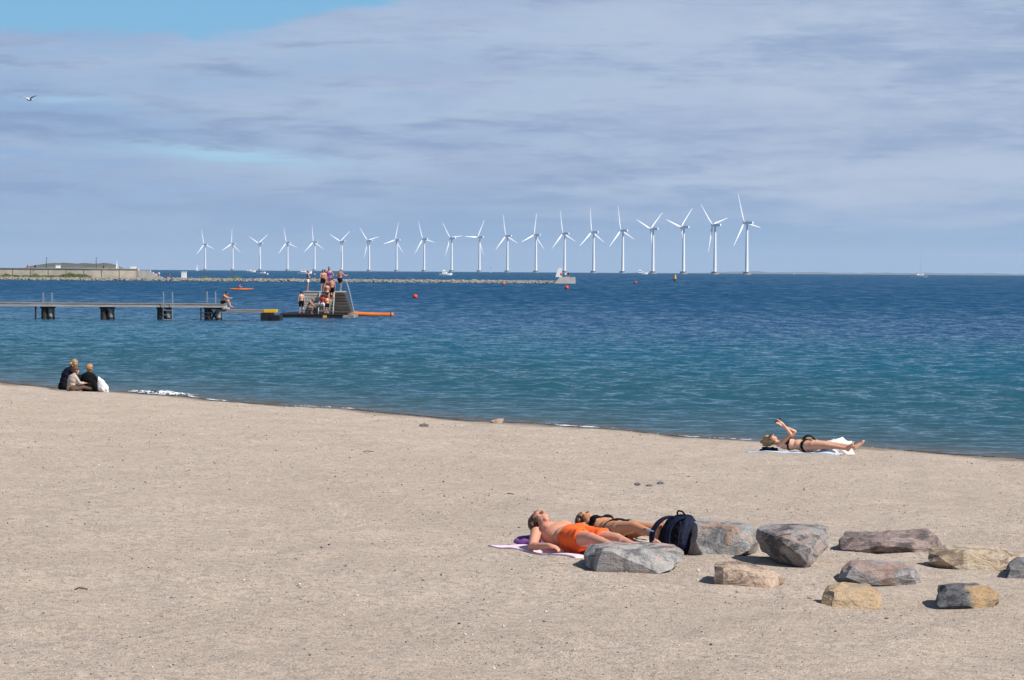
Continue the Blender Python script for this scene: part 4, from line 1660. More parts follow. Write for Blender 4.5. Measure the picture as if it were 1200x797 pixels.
# lower gangway with a yellow end
z2t, z2b = jz(290, 363), jz(290, 366.5)
xc, xd = jx(258) - JX, jx(323) - JX
mb = MB()
x = xc
while x < jx(308) - JX:
    mb.box((x, 0.3, z2t - 0.06), (x + 0.135, WJ - 0.3, z2t))
    x += 0.15
mb.box((xc, 0.28, z2b), (xd, 0.40, z2t - 0.063))
mb.box((xc, WJ - 0.42, z2b), (xd, WJ - 0.30, z2t - 0.063))
g_ = mb.build('gangway', M_plank, jet)
mb = MB()
mb.box((jx(308.5) - JX, 0.26, z2b + 0.02), (xd, WJ - 0.28, z2t + 0.006))
mb.build('yellow_end', M_yellow, g_)
# steps between the levels
MB().box((jx(255) - JX, 0.2, z2t + 0.02), (jx(266) - JX, WJ - 0.2, z2t + 0.12)).build('step', M_plank2, jet)
MB().box((jx(256) - JX, 0.2, z2t + 0.124), (jx(262.5) - JX, WJ - 0.2, z2t + 0.26)).build('step', M_plank2, jet)


def ladder(name, label, pxl, pxr, ztop, mat, dy, bottom=-0.8, rungs=5, group='ladders on the bathing jetty'):
    x0, x1 = jx(pxl), jx(pxr)
    o = empty(name, (x0, YJ + dy, 0))
    tag(o, label, 'ladder', group)
    w = x1 - x0
    for xx in (0, w):
        mb = MB()
        mb.path([V((xx, 0, bottom)), V((xx, 0, ztop - 0.15)), V((xx, 0.06, ztop)), V((xx, 0.34, ztop)), V((xx, 0.40, ztop - 0.12)), V((xx, 0.40, zt + 0.01))], 0.022, 6)
        mb.build('rail', mat, o)
    for k in range(rungs):
        z_ = bottom + 0.5 + k * (zt - 0.15 - bottom - 0.5) / max(1, rungs - 1)
        MB().box((0.03, -0.04, z_), (w - 0.03, 0.04, z_ + 0.035)).build('rung', mat, o)
    return o


zl = jz(60, 344)
ladder('ladder', 'steel swimming ladder on the far side of the jetty, leftmost of the three', 43.5, 54, zl, M_steel, WJ + 0.06)
ladder('ladder', 'pale steel swimming ladder hanging down the near side of the jetty', 191.5, 202, jz(200, 343), M_steel, -0.16)
ladder('ladder', 'steel swimming ladder near the person sitting at the end of the jetty', 238, 248, jz(240, 342.5), M_steel, WJ + 0.06)
mb = MB()
mb.bar((jx(41.5), YJ + 0.1, -1), (jx(41.5), YJ + 0.1, zb), 0.06)
tag(mb.build('mooring_post', M_wet), 'thin dark post under the jetty left of the leftmost piles', 'post')
mb = MB()
xx = jx(235.5)
mb.bar((xx, YJ + 0.05, -1), (xx, YJ + 0.05, zb - 0.03), 0.05)
mb.bar((xx, YJ + 0.05, 0.50), (xx + 0.8, YJ + 0.05, 0.50), 0.03)
mb.bar((xx, YJ + 0.05, 0.25), (xx + 0.8, YJ + 0.05, 0.25), 0.03)
tag(mb.build('mooring_post', M_wet), 'dark post with side rungs under the jetty by the seated person', 'post')

# ------------------------------------------------------------------ diving platform on its raft
YP = at_z(390, 372.5, 0).y
def qx(px, Y=None):
    return at_depth(px, 360, Y or YP).x
def qz(px, py, Y=None):
    return at_depth(px, py, Y or YP).z


XR = qx(383)
raft = empty('floating_raft', (XR, YP, 0))
tag(raft, 'long black floating raft that carries the diving platform', 'raft')
zd = qz(360, 367.6)
RD = 6.6
mb = MB()
mb.box((qx(328) - XR, 0, -0.25), (qx(401.5) - XR, RD, zd - 0.085))
mb.build('float', M_float, raft)
mb = MB()
x = qx(328) - XR
while x < qx(401) - XR:
    mb.box((x, -0.04, zd - 0.08), (x + 0.135, RD, zd))
    x += 0.15
mb.build('deck', M_wet, raft)
mb = MB()
mb.box((qx(378.5) - XR, -0.055, zd - 0.30), (qx(383) - XR, -0.005, zd - 0.12))
mb.build('yellow_marker', M_yellow, raft)
mb = MB()
mb.box((qx(401.6) - XR, 0.2, -0.2), (qx(414) - XR, RD - 0.2, zd - 0.10))
mb.build('float', M_post, raft)
# black pontoon under the gangway end
pn = MB()
pn.box((jx(305.5), YJ - 0.1, -0.3), (jx(318), YJ + 2.3, z2b - 0.02))
pn.box((jx(318.01), YJ - 0.2, -0.3), (jx(328), YJ + 2.4, z2b - 0.16))
po = pn.build('pontoon', M_float)
tag(po, 'black pontoon under the yellow end of the gangway', 'pontoon')

plat = empty('diving_platform', (XR, YP + 1.6, zd))
tag(plat, 'stepped grey wooden diving platform with bathers standing on top', 'diving platform')
YQ = YP + 1.6
h = qz(370, 341.6, YQ) - zd
xl, xr_ = qx(355.5, YQ) - XR, qx(402.5, YQ) - XR
xm = qx(391, YQ) - XR
PD = 3.4
mb = MB()
y = 0.0
while y < PD:
    mb.box((xl - 0.02, y - 0.03, h - 0.06), (xr_, y + 0.135, h))
    y += 0.168
mb.build('top_deck', M_plank2, plat)
# boarded front, seven boards with open joints, and the dark frame behind them
mb = MB()
nb = 7
hb_ = (h - 0.08) / nb
for k in range(nb):
    z0 = 0.02 + k * hb_
    inset = 0.0 if k > 1 else -0.0
    mb.box((xl, 0.0 + inset, z0), (xm, 0.045 + inset, z0 + hb_ - 0.03))
mb.build('front_boards', M_plank2, plat)
mb = MB()
for x_ in (xl + 0.05, (xl + xm) / 2, xm - 0.15):
    mb.box((x_, 0.05, 0), (x_ + 0.1, 0.15, h - 0.07))
mb.box((xl + 0.02, 0.16, 0), (xr_ - 0.05, PD - 0.05, h - 0.065))
mb.build('frame', M_wet, plat)
sx0_ = qx(375.5, YQ) - XR
# low bench ledge along the foot of the boards
MB().box((xl + 0.5, -0.40, 0.26), (sx0_ - 0.1, -0.01, 0.32)).build('ledge', M_plank, plat)
# stair down the front
sx0, sx1 = qx(375.5, YQ) - XR, qx(391.5, YQ) - XR
ns = 6
for k in range(ns):
    z_ = h * (k + 1) / (ns + 1)
    y_ = -0.26 * (ns - k)
    MB().box((sx0, y_, z_ - 0.05), (sx1, y_ + 0.27, z_)).build('stair_tread', M_plank, plat)
for x_ in (sx0 - 0.06, sx1 + 0.005):
    mb = MB()
    mb.add([(x_, -0.26 * ns, 0.0), (x_ + 0.055, -0.26 * ns, 0.0), (x_ + 0.055, -0.02, h - 0.08), (x_, -0.02, h - 0.08),
            (x_, -0.26 * ns, 0.20), (x_ + 0.055, -0.26 * ns, 0.20), (x_ + 0.055, -0.02, h + 0.0), (x_, -0.02, h + 0.0)],
           [(0, 1, 2, 3), (7, 6, 5, 4), (0, 4, 5, 1), (1, 5, 6, 2), (2, 6, 7, 3), (3, 7, 4, 0)])
    mb.build('stair_side', M_plank2, plat)
# steps down the right side
xe = qx(411.5, YQ) - XR
n2_ = 7
mb = MB()
for k in range(n2_):
    x0 = xm + 0.03 + (xr_ - xm - 0.03) * 0
    x1 = xr_ + (xe - xr_) * (k + 1) / n2_
    z1 = h - 0.07 - (h - 0.10) * (k) / n2_
    z0 = h - 0.07 - (h - 0.10) * (k + 1) / n2_
    mb.box((x0, 0.0 - 0.05 * k, z0 + 0.035), (x1, PD - 0.02 * k, z1 - 0.012))
mb.build('side_steps', wood('dark_boards', (0.125, 0.115, 0.10), (0.05, 0.045, 0.04)), plat)
# steel ladder leaning on the right side
lad = empty('ladder', (qx(411, YQ), YQ + 0.6, 0))
tag(lad, 'thin steel ladder leaning against the right side of the diving platform', 'ladder')
for yy in (0, 0.55):
    mb = MB()
    xt = qx(405, YQ) - qx(411, YQ)
    mb.path([V((0.35, yy, -0.3)), V((xt + 0.2, yy, h + zd + 0.1)), V((xt, yy, qz(405, 330, YQ))), V((xt - 0.35, yy, qz(405, 331.5, YQ))), V((xt - 0.45, yy, h + zd))], 0.026, 6)
    mb.build('rail', M_steel, lad)
for k in range(6):
    f_ = k / 6
    p = V((0.35, 0, -0.3)).lerp(V((xt + 0.2, 0, h + zd + 0.1)), 0.2 + f_ * 0.75)
    MB().bar(p, p + V((0, 0.55, 0)), 0.018, n=6).build('rung', M_steel, lad)
# the orange floating boom to the right of the raft
Yb = at_z(430, 370.5, 0).y
bx0, bx1 = at_depth(411, 370, Yb).x, at_depth(461.5, 370, Yb).x
boom = empty('floating_boom', (bx0, Yb, 0))
tag(boom, 'long orange tubular boom floating to the right of the diving platform', 'boom')
L = bx1 - bx0
mb = MB()
mb.path([V((0, 0, 0.20)), V((L * 0.3, -0.05, 0.13)), V((L * 0.62, -0.10, 0.10)), V((L * 0.92, -0.12, 0.10))], 0.17, 14)
mb.build('tube', M_orange, boom, smooth=False)
mb = MB()
mb.bar((L * 0.92, -0.12, 0.10), (L * 0.95, -0.12, 0.10), 0.185, n=14)
mb.build('collar', M_dsteel, boom)
mb = MB()
mb.bar((L * 0.95, -0.12, 0.10), (L, -0.12, 0.10), 0.19, 0.16, n=14)
mb.build('end_cap', M_orange, boom)

# ------------------------------------------------------------------ bathers
STAND = [((0.07, 0.02, -1), (0.02, -0.05, -1), (0.25, 1, 0)), ((-0.07, -0.02, -1), (-0.02, -0.05, -1), (-0.25, 1, 0))]
STEP = [((0.05, 0.55, -1), (0.02, -0.10, -1), (0.1, 1, 0)), ((-0.05, -0.08, -1), (-0.02, -0.16, -1), (-0.1, 1, 0))]
CLIMB = [((0.06, 0.75, -0.8), (0.0, -0.15, -1), (0.1, 1, 0)), ((-0.06, 0.02, -1), (0, -0.10, -1), (-0.1, 1, 0))]
SQUAT = [((0.35, 1, -0.1), (-0.05, -0.35, -1), (0.3, 1, 0)), ((-0.35, 1, -0.1), (0.05, -0.35, -1), (-0.3, 1, 0))]
DOWN = [((0.22, 0.05, -1), (-0.05, 0.12, -1), (0, 0.1, -1), (-1, 0, 0), 0.4), ((-0.22, 0.05, -1), (0.05, 0.12, -1), (0, 0.1, -1), (1, 0, 0), 0.4)]
FOLD = [((0.25, 0.25, -1), (-0.9, 0.6, 0.35), (-1, 0.2, 0.2), (0, -1, 0), 0.4), ((-0.25, 0.25, -1), (0.9, 0.6, 0.3), (1, 0.2, 0.2), (0, -1, 0), 0.4)]
HIPS = [((0.75, -0.2, -0.8), (-0.7, 0.35, -0.6), (-0.6, 0.3, -0.4), (0, 0, 1), 0.4), ((-0.75, -0.2, -0.8), (0.7, 0.35, -0.6), (0.6, 0.3, -0.4), (0, 0, 1), 0.4)]
SWING = [((0.3, -0.6, -0.9), (0.0, 0.6, -0.6), (0, 1, -0.4), (-1, 0, 0), 0.6), ((-0.5, 0.6, -0.7), (0.2, 1, 0.1), (0, 1, 0.1), (1, 0, 0), 0.6)]
ztop = zd + h
GB = 'bathers on the diving platform'


def bather(px, Y, zs, H, az, label, sk, clothes, hair, legs=STAND, arms=DOWN, female=False, lean=0.05, hk='short', bulk=1.0, group=GB, hs=1.0, vox=0.020, **kw):
    b = Body(H, female, lean=lean, legs=legs, arms=arms, bulk=bulk, detail=False, head_scale=hs, **kw)
    x_ = at_depth(px, 350, Y).x
    return build_person(b, label, V((x_, Y, zs)), facing(az), sk, group, voxel=vox, clothes=clothes, hair=hair, hair_kind=hk, smooth_iter=2, sink=0.012)


SH = lambda m: [('swim_shorts', m, 0.024, shorts(0.62, 0.62), dict(puff=0.02))]
BR = lambda m: [('swim_briefs', m, 0.014, briefs(0.52, 0.15))]
BK = lambda m: [('bikini_bottom', m, 0.014, briefs(0.5, 0.14)), ('bikini_top', m, 0.014, bikini_top)]
bather(360.4, YQ + 1.0, ztop, 1.55, 70, 'slim fair haired bather in white shorts standing alone at the left of the platform top', SK_mid,
       [('swim_shorts', CL_white, 0.022, shorts(0.5, 0.42), dict(puff=0.015))], HR_blond, arms=FOLD)
bather(378.3, YQ + 1.6, ztop, 1.62, 160, 'bather in black shorts with folded arms on top of the platform', SK_mid, SH(CL_black), HR_brown, arms=FOLD)
bather(385.6, YQ + 2.2, ztop, 1.80, 175, 'tall bather in dark purple swimwear at the back of the crowd on the platform', SK_mid,
       [('swimsuit', CL_purple, 0.016, lambda nm, tt, p: (is_(nm, 'belly', 'chest') & (p[:, 2] < 0.40)) | (is_(nm, 'thighL', 'thighR') & (tt < 0.15)))], HR_brown, arms=HIPS, female=True, hk='long')
zst = [zd + h * (k + 1) / (ns + 1) for k in range(ns)]
yst = [YQ - 0.26 * (ns - k) + 0.13 for k in range(ns)]
bather(388.6, yst[4] + 0.05, zst[3], 1.72, 8, 'bather in black shorts seen from behind climbing the platform stair', SK_red, SH(CL_black), HR_brown, legs=CLIMB, arms=DOWN, lean=0.15)
bather(383.4, yst[2] + 0.05, zst[2], 1.58, -6, 'woman in a black bikini on the platform stair with her back turned', SK_red, BK(CL_black), HR_brown, legs=STEP, arms=FOLD, female=True, hk='long')
bather(398.2, YQ + 0.9, ztop, 1.72, 40, 'broad man in navy swim shorts stepping along the right end of the platform top', SK_red, SH(CL_navy), HR_grey, legs=STEP, arms=SWING, bulk=1.12, lean=0.18)
bather(353.2, YP + 0.7, zd, 1.62, -20, 'dark haired bather in long black shorts standing on the raft left of the platform', SK_fair, [('swim_shorts', CL_black, 0.026, shorts(0.62, 0.85), dict(puff=0.02))], HR_dark, arms=DOWN)
bather(361.5, YP + 0.6, zd, 1.60, 95, 'bather squatting on the raft against the grey boards of the platform', SK_mid, BR(CL_brown), HR_red, legs=SQUAT,
       arms=[((0.2, 0.8, -0.9), (0, 0.8, -0.7), (0, 1, -0.5), (-1, 0, 0), 0.5), ((-0.2, 0.8, -0.9), (0, 0.8, -0.7), (0, 1, -0.5), (1, 0, 0), 0.5)], lean=0.7)
bather(378.2, YP + 0.30, zd, 1.38, 20, 'child in a red swimming top standing at the foot of the platform stair', SK_mid,
       [('swim_top', CL_red, 0.02, tee(0.5, 0.6)), ('swim_shorts', CL_white, 0.02, shorts(0.6, 0.4))], HR_dark, arms=HIPS, hs=1.15)
bather(383.6, YP + 0.40, zd, 1.30, -30, 'child in black shorts with a yellow arm band on the raft beside the stair', SK_red,
       SH(CL_black) + [('arm_band', CL_yellow, 0.03, lambda nm, tt, p: is_(nm, 'uparmL', 'uparmR') & (tt > 0.3) & (tt < 0.8))], HR_brown, arms=HIPS, hs=1.15)
bather(380.6, YQ + 1.9, ztop, 1.60, 120, 'bather in green swim briefs half hidden among the crowd on the platform', SK_tan, BR(CL_green), HR_dark, arms=DOWN)
# the person sitting on the end of the jetty
b = Body(1.72, False, lean=0.55, detail=False, legs=[((0.18, 1, 0.45), (-0.05, 0.35, -1), (0, 1, -0.2)), ((-0.18, 1, 0.35), (0.05, 0.45, -1), (0, 1, -0.2))],
         arms=[((0.1, 0.9, -0.5), (-0.4, 0.9, -0.1), (-0.5, 0.6, 0), (0, -1, 0), 0.5), ((-0.1, 0.9, -0.5), (0.4, 0.9, -0.1), (0.5, 0.6, 0), (0, -1, 0), 0.5)])
o_, _, zo_ = build_person(b, 'person in black swim shorts sitting on the end of the jetty', V((jx(259.5), YJ + 0.8, z2t + 0.02)), facing(98), SK_tan,
                          None, voxel=0.020, clothes=SH(CL_black), hair=HR_dark, smooth_iter=2, sink=0.0)
o_.location.z = zt - (zo_ - 0.155 * b.k) + 0.0

# ------------------------------------------------------------------ breakwater, sea wall and pier head
M_stone = granite('breakwater_stone', (0.27, 0.25, 0.215), (0.17, 0.155, 0.13), (0.33, 0.31, 0.28), 0.4, seed=21, band=(1, 1, 1))
M_conc = simple('pale_concrete', (0.52, 0.46, 0.365), 0.9, 0.14, 0.35, 0.2)
M_conc2 = simple('grey_concrete', (0.42, 0.40, 0.37), 0.9, 0.15, 0.6, 0.2)
M_grass = simple('shore_grass', (0.105, 0.130, 0.035), 0.9, 0.5, 1.2, 0)
M_whitep = simple('white_paint', (0.80, 0.80, 0.79), 0.5, 0.04, 1.0, 0)
YBW = 725.0
def wx(px, Y=YBW):
    return at_depth(px, 325, Y).x
def wz(px, py, Y=YBW):
    return at_depth(px, py, Y).z


wr_ = random.Random(4)
mb = MB()
X0, X1 = wx(-300), wx(657)
x = X0
vs_, fs_ = ico(2)
while x < X1:
    big_ = wr_.uniform(0.24, 0.50)
    rot = Euler((wr_.uniform(0, 6), wr_.uniform(0, 6), wr_.uniform(0, 6))).to_matrix()
    for row, zz in ((0, 0.02), (0.45, 0.22), (1.0, 0.38), (1.7, 0.50)):
        g = wr_.uniform(0.75, 1.2) * big_
        oc = V((x + wr_.uniform(-0.4, 0.4), YBW + row + wr_.uniform(-0.3, 0.3), zz + wr_.uniform(-0.12, 0.12)))
        mb.add([oc + V((p[0] * g * 1.25, p[1] * g, p[2] * g * 0.62)) + V((0, 0, 0.1 * noise.noise(V(p) * 2 + oc))) for p in vs_], fs_)
    x += big_ * 1.25
mole = empty('breakwater', (0, 0, 0))
tag(mole, 'long low stone breakwater crossing the water behind the diving platform', 'breakwater')
mb.build('rubble', M_stone, mole)
mb = MB()
mb.box((X0, YBW + 1.2, -0.3), (X1, YBW + 5.0, 0.66))
mb.build('crest_slab', M_conc2, mole)
# pier head
zph = wz(660, 324.8)
mb = MB()
mb.add([(wx(648), YBW - 0.5, -0.5), (wx(674.5), YBW - 0.5, -0.5), (wx(674.5), YBW + 7, -0.5), (wx(648), YBW + 7, -0.5),
        (wx(656), YBW - 0.3, zph), (wx(674.3), YBW - 0.3, zph), (wx(674.3), YBW + 7, zph), (wx(656), YBW + 7, zph)],
       [(3, 2, 1, 0), (4, 5, 6, 7), (0, 1, 5, 4), (1, 2, 6, 5), (2, 3, 7, 6), (3, 0, 4, 7)])
mb.build('pier_head', M_conc2, mole)
zt_ = wz(655, 314)
mb = MB()
xA, xB, xC, xD = wx(651), wx(658.8), wx(658.8), wx(654.2)
mb.prism([(xA, zph + 0.01), (xB, zph + 0.01), (xC, zt_), (xD, zt_)], YBW + 2, YBW + 4.5)
tag(mb.build('beacon', M_whitep), 'white tapering beacon block on the end of the breakwater', 'beacon')
# sea wall and its lower step
mb = MB()
zw = wz(80, 314.2)
mb.box((wx(-300), YBW + 6, -0.5), (wx(158), YBW + 9, zw - 0.16))
wall = mb.build('sea_wall', M_conc)
tag(wall, 'pale concrete sea wall behind the grassy bank at the left', 'wall')
mb = MB()
mb.box((wx(-300), YBW + 5.8, zw - 0.157), (wx(158.2), YBW + 9.2, zw))
mb.build('coping', M_conc2, wall)
mb = MB()
for px in range(10, 158, 21):
    mb.box((wx(px), YBW + 5.93, 0.6), (wx(px) + 0.12, YBW + 5.998, zw - 0.2))
mb.build('joint', simple('wall_joint', (0.20, 0.18, 0.15), 0.9, 0.1, 1, 0), wall)
mb = MB()
for k in range(5):
    mb.box((wx(158.3) + 0.01 * k, YBW + 6.4 - 0.02 * k, -0.3 + 0.02 * k), (wx(172 + 3.5 * k), YBW + 9.0 - 0.02 * k, zw - 0.5 - k * 0.42))
st = mb.build('stair_block', M_conc2)
tag(st, 'grey concrete steps at the right end of the sea wall', 'steps')
# grass along its foot
mb = MB()
for k in range(14000):
    px = wr_.uniform(-100, 104)
    dens = 0.55 + 0.65 * max(0, noise.noise(V((px * 0.05, 0, 0))) + 0.5)
    if wr_.random() > dens:
        continue
    xx = wx(px)
    yy = YBW + wr_.uniform(2.8, 5.7)
    hh = wr_.uniform(0.3, 0.85) * (0.6 + 0.8 * max(0, noise.noise(V((px * 0.12, 5, 0))) + 0.4)) + (0.35 if 70 < px < 98 else 0)
    a = wr_.uniform(-0.3, 0.3)
    mb.add([(xx - 0.07, yy, 0.64), (xx + 0.07, yy, 0.64), (xx + a, yy + 0.1, 0.64 + hh), (xx, yy + 0.06, 0.64)], [(0, 1, 2), (1, 3, 2), (3, 0, 2), (0, 3, 1)])
tag(mb.build('shore_grass', M_grass), kind='stuff')
for px, n, lab in ((240, 60, 'low green shrub growing on the breakwater, left one of two'), (275, 50, 'low green shrub growing on the breakwater, right one of two')):
    mb = MB()
    for k in range(n * 6):
        q = V((wr_.gauss(0, 0.9), wr_.gauss(0, 0.5), abs(wr_.gauss(0, 0.28))))
        e = V((wr_.uniform(-1, 1), wr_.uniform(-1, 1), wr_.uniform(0.2, 1))).normalized() * 0.22
        s_ = e.orthogonal().normalized() * 0.06
        mb.add([q - s_, q + s_, q + e, q + e * 0.3 + V((0, 0.02, 0))], [(0, 1, 2), (1, 3, 2), (3, 0, 2), (0, 3, 1)])
    tag(mb.build('shrub', M_grass, loc=(wx(px), YBW + 2.6, 0.66)), lab, 'shrub', 'shrubs on the breakwater')


def lamp(px, label):
    o = empty('lamp_post', (wx(px), YBW + 8, zw))
    tag(o, label, 'lamp post', 'lamp posts on the sea wall')
    mb = MB()
    hh = wz(px, 302.5) - zw
    mb.bar((0, 0, 0), (0, 0, hh), 0.11, 0.06)
    mb.build('pole', M_dsteel, o)
    mb = MB()
    mb.box((-0.15, -0.1, hh), (0.35, 0.1, hh + 0.14))
    mb.build('lamp_head', M_dsteel, o)


lamp(48.3, 'thin lamp post on the sea wall in front of the middle of the green hill')
lamp(107.3, 'thin lamp post on the sea wall at the right end of the green hill')


def far_person(px, z_, label, az, sk, mat, H=1.7, legs=STAND, lean=0.0, Y=YBW + 7.0, hair=HR_brown):
    b = Body(H, False, lean=lean, detail=False, legs=legs, arms=DOWN)
    build_person(b, label, V((wx(px), Y, z_)), facing(az), sk, 'people on the sea wall and breakwater', voxel=0.035, smooth_iter=1,
                 clothes=[('shirt', mat, 0.03, tee(0.6, 0.1)), ('shorts', CL_black, 0.03, shorts(0.6, 0.7))], hair=hair)


SIT = [((0.2, 1, 0.05), (0, 0.3, -1), (0, 1, -0.2)), ((-0.2, 1, 0.05), (0, 0.3, -1), (0, 1, -0.2))]
far_person(27.5, zw - 0.39, 'person in a red shirt sitting on top of the sea wall below the hill', 170, SK_red, CL_red, legs=SIT, lean=0.4, Y=YBW + 6.2)
far_person(36.5, zw - 0.39, 'person in black clothes sitting on top of the sea wall beside the red shirt', 185, SK_tan, CL_black, legs=SIT, lean=0.3, Y=YBW + 6.2)
far_person(117.5, zw - 0.39, 'person in brown clothes sitting near the right end of the sea wall', 190, SK_tan, CL_brown, legs=SIT, lean=0.5, Y=YBW + 6.2)
far_person(2.5, 0.66, 'person in a red shirt at the foot of the sea wall by the left edge', 120, SK_red, CL_red, legs=SIT, lean=0.3, Y=YBW + 5.0)
far_person(184.5, 0.67, 'person in pink standing on the breakwater right of the sea wall', 180, SK_red, CL_pink, Y=YBW + 3.0, H=1.75)
far_person(196.5, 0.67, 'person in a red shirt crouching on the breakwater right of the person in pink', 180, SK_red, CL_red, legs=SQUAT, lean=0.6, Y=YBW + 3.0)
far_person(367.8, 0.67, 'person in a white shirt on the breakwater behind the diving platform', 60, SK_fair, CL_white, Y=YBW + 3.0, hair=HR_dark)
far_person(657.5, zph, 'person in a red shirt sitting in front of the white beacon', 180, SK_red, CL_red, legs=SIT, lean=0.2, Y=YBW + 0.8)
far_person(663.0, zph, 'person in a white shirt sitting right of the white beacon', 150, SK_fair, CL_white, legs=SIT, lean=0.2, Y=YBW + 2.8)
far_person(666.0, zph, 'person in dark clothes sitting on the pier head rightmost of the three', 150, SK_tan, CL_navy, legs=SIT, lean=0.3, Y=YBW + 2.8)


def crate(px, py, w, hgt, z_, label, Y):
    mb = MB()
    mb.box((-w / 2, -0.5, 0), (w / 2, 0.5, hgt))
    mb.box((-w / 2 - 0.06, -0.56, hgt + 0.003), (w / 2 + 0.06, 0.56, hgt + 0.10))
    o = mb.build('storage_box', M_whitep, loc=(wx(px), Y, z_))
    return tag(o, label, 'box', 'white boxes on the sea wall and breakwater')


crate(214, 325, 1.3, 1.7, 0.66, 'white box standing on the breakwater left of the first turbine', YBW + 3.0)
crate(62.5, 312, 1.1, 0.7, zw, 'white box on the sea wall in front of the middle of the hill', YBW + 7.5)
crate(151.5, 313, 1.4, 0.5, zw, 'low white box on the right end of the sea wall', YBW + 7.5)

# ------------------------------------------------------------------ buoys and kayak
def buoy(px, py, r_, mat, label, Y=None):
    p = at_z(px, py, 0)
    o = empty('buoy', p)
    tag(o, label, 'buoy', 'buoys on the water')
    mb = MB()
    mb.ball((0, 0, r_ * 0.65), (r_, r_, r_), 3)
    mb.build('float', mat, o, smooth=True)
    mb = MB()
    mb.bar((0, 0, r_ * 1.6), (0, 0, r_ * 1.95), r_ * 0.22)
    mb.build('ring_eye', M_dsteel, o)
    return o


M_redp = simple('red_plastic', (0.72, 0.045, 0.025), 0.45, 0.08, 2, 0)
buoy(486.5, 349.5, 0.30, M_redp, 'red buoy on the water right of the diving platform')
buoy(664, 338.8, 0.40, M_redp, 'red buoy on the water just below the end of the breakwater')
buoy(590, 333.8, 0.34, M_redp, 'red buoy floating close under the middle of the breakwater')
buoy(745, 332.3, 0.36, M_redp, 'red buoy on the open water right of the breakwater')
p = at_z(791, 329.5, 0)
ob = empty('spar_buoy', p)
tag(ob, 'yellow and black spar buoy on the open water below the turbines', 'buoy', 'buoys on the water')
mb = MB()
mb.bar((0, 0, -0.3), (0, 0, 0.8), 0.55)
mb.build('float', M_dsteel, ob)
mb = MB()
mb.bar((0, 0, 0.8), (0, 0, 2.1), 0.45, 0.35)
mb.build('mast', M_yellow, ob)
p = at_z(283, 340, 0)
k_ = empty('kayak', p, R(-8))
tag(k_, 'orange kayak with a paddler on the water behind the jetty', 'kayak')
mb = MB()
vs_, fs_ = ico(4)
mb.add([V((q[0] * 2.0, q[1] * 0.34 * (1 - 0.5 * q[0] ** 2), 0.10 + q[2] * 0.19 + 0.16 * q[0] ** 4)) for q in vs_], fs_)
mb.build('hull', M_orange, k_, smooth=True)
b = Body(1.75, False, lean=0.25, detail=False, legs=[((0.1, 1, 0.05), (0, 1, -0.3), (0, 0.4, 1))] * 2,
         arms=[((0.3, 0.7, -0.5), (0.3, 0.8, 0.3), (0, 1, 0), (0, 0, -1), 0.6), ((-0.3, 0.7, -0.6), (-0.2, 0.8, 0.1), (0, 1, 0), (0, 0, -1), 0.6)])
build_person(b, 'person in an orange vest paddling the orange kayak', p + V((-0.4, 0, 0.0)), facing(82), SK_red, None, voxel=0.025, smooth_iter=2,
             clothes=[('life_vest', CL_orange, 0.03, tee(0.2, 0.1))], hair=HR_brown)

# ------------------------------------------------------------------ wind turbines
M_tower = simple('turbine_white', (0.80, 0.81, 0.82), 0.4, 0.02, 0.05, 0)
M_found = simple('foundation_concrete', (0.24, 0.24, 0.24), 0.85, 0.2, 0.4, 0)
turb = [  # base x px, phase of one blade in degrees clockwise from straight up
    (240.4, -14), (272.7, 3), (304.7, 55), (337.0, -14), (368.7, -7), (400.7, 53), (432.5, -44), (464.8, 16), (497.0, -21), (529.3, -38),
    (561.8, 31), (594.5, -11), (628.0, 10), (661.6, -11), (695.5, -6), (729.7, -11), (765.1, 50), (800.9, 45), (837.7, -46), (875.0, -22)]
TH = 64.0


def blade_mesh():
    st_ = [(0.8, 1.7, 1.5), (3.0, 1.8, 1.4), (7.5, 3.2, 0.85), (14, 2.6, 0.6), (22, 1.9, 0.42), (30, 1.25, 0.28), (36, 0.75, 0.16), (38, 0.30, 0.08)]
    vs_ = []
    n = 10
    for z_, ch, th_ in st_:
        for k in range(n):
            a = 2 * math.pi * k / n
            tw = R(14 * (1 - z_ / 38))
            x_, y_ = math.cos(a) * ch / 2 + (ch - 1.7) * 0.18, math.sin(a) * th_ / 2
            vs_.append((x_ * math.cos(tw) - y_ * math.sin(tw), x_ * math.sin(tw) + y_ * math.cos(tw), z_))
    fs_ = [tuple(range(n - 1, -1, -1)), tuple(range(len(vs_) - n, len(vs_)))]
    for i in range(len(st_) - 1):
        for k in range(n):
            fs_.append((i * n + k, i * n + (k + 1) % n, (i + 1) * n + (k + 1) % n, (i + 1) * n + k))
    return vs_, fs_


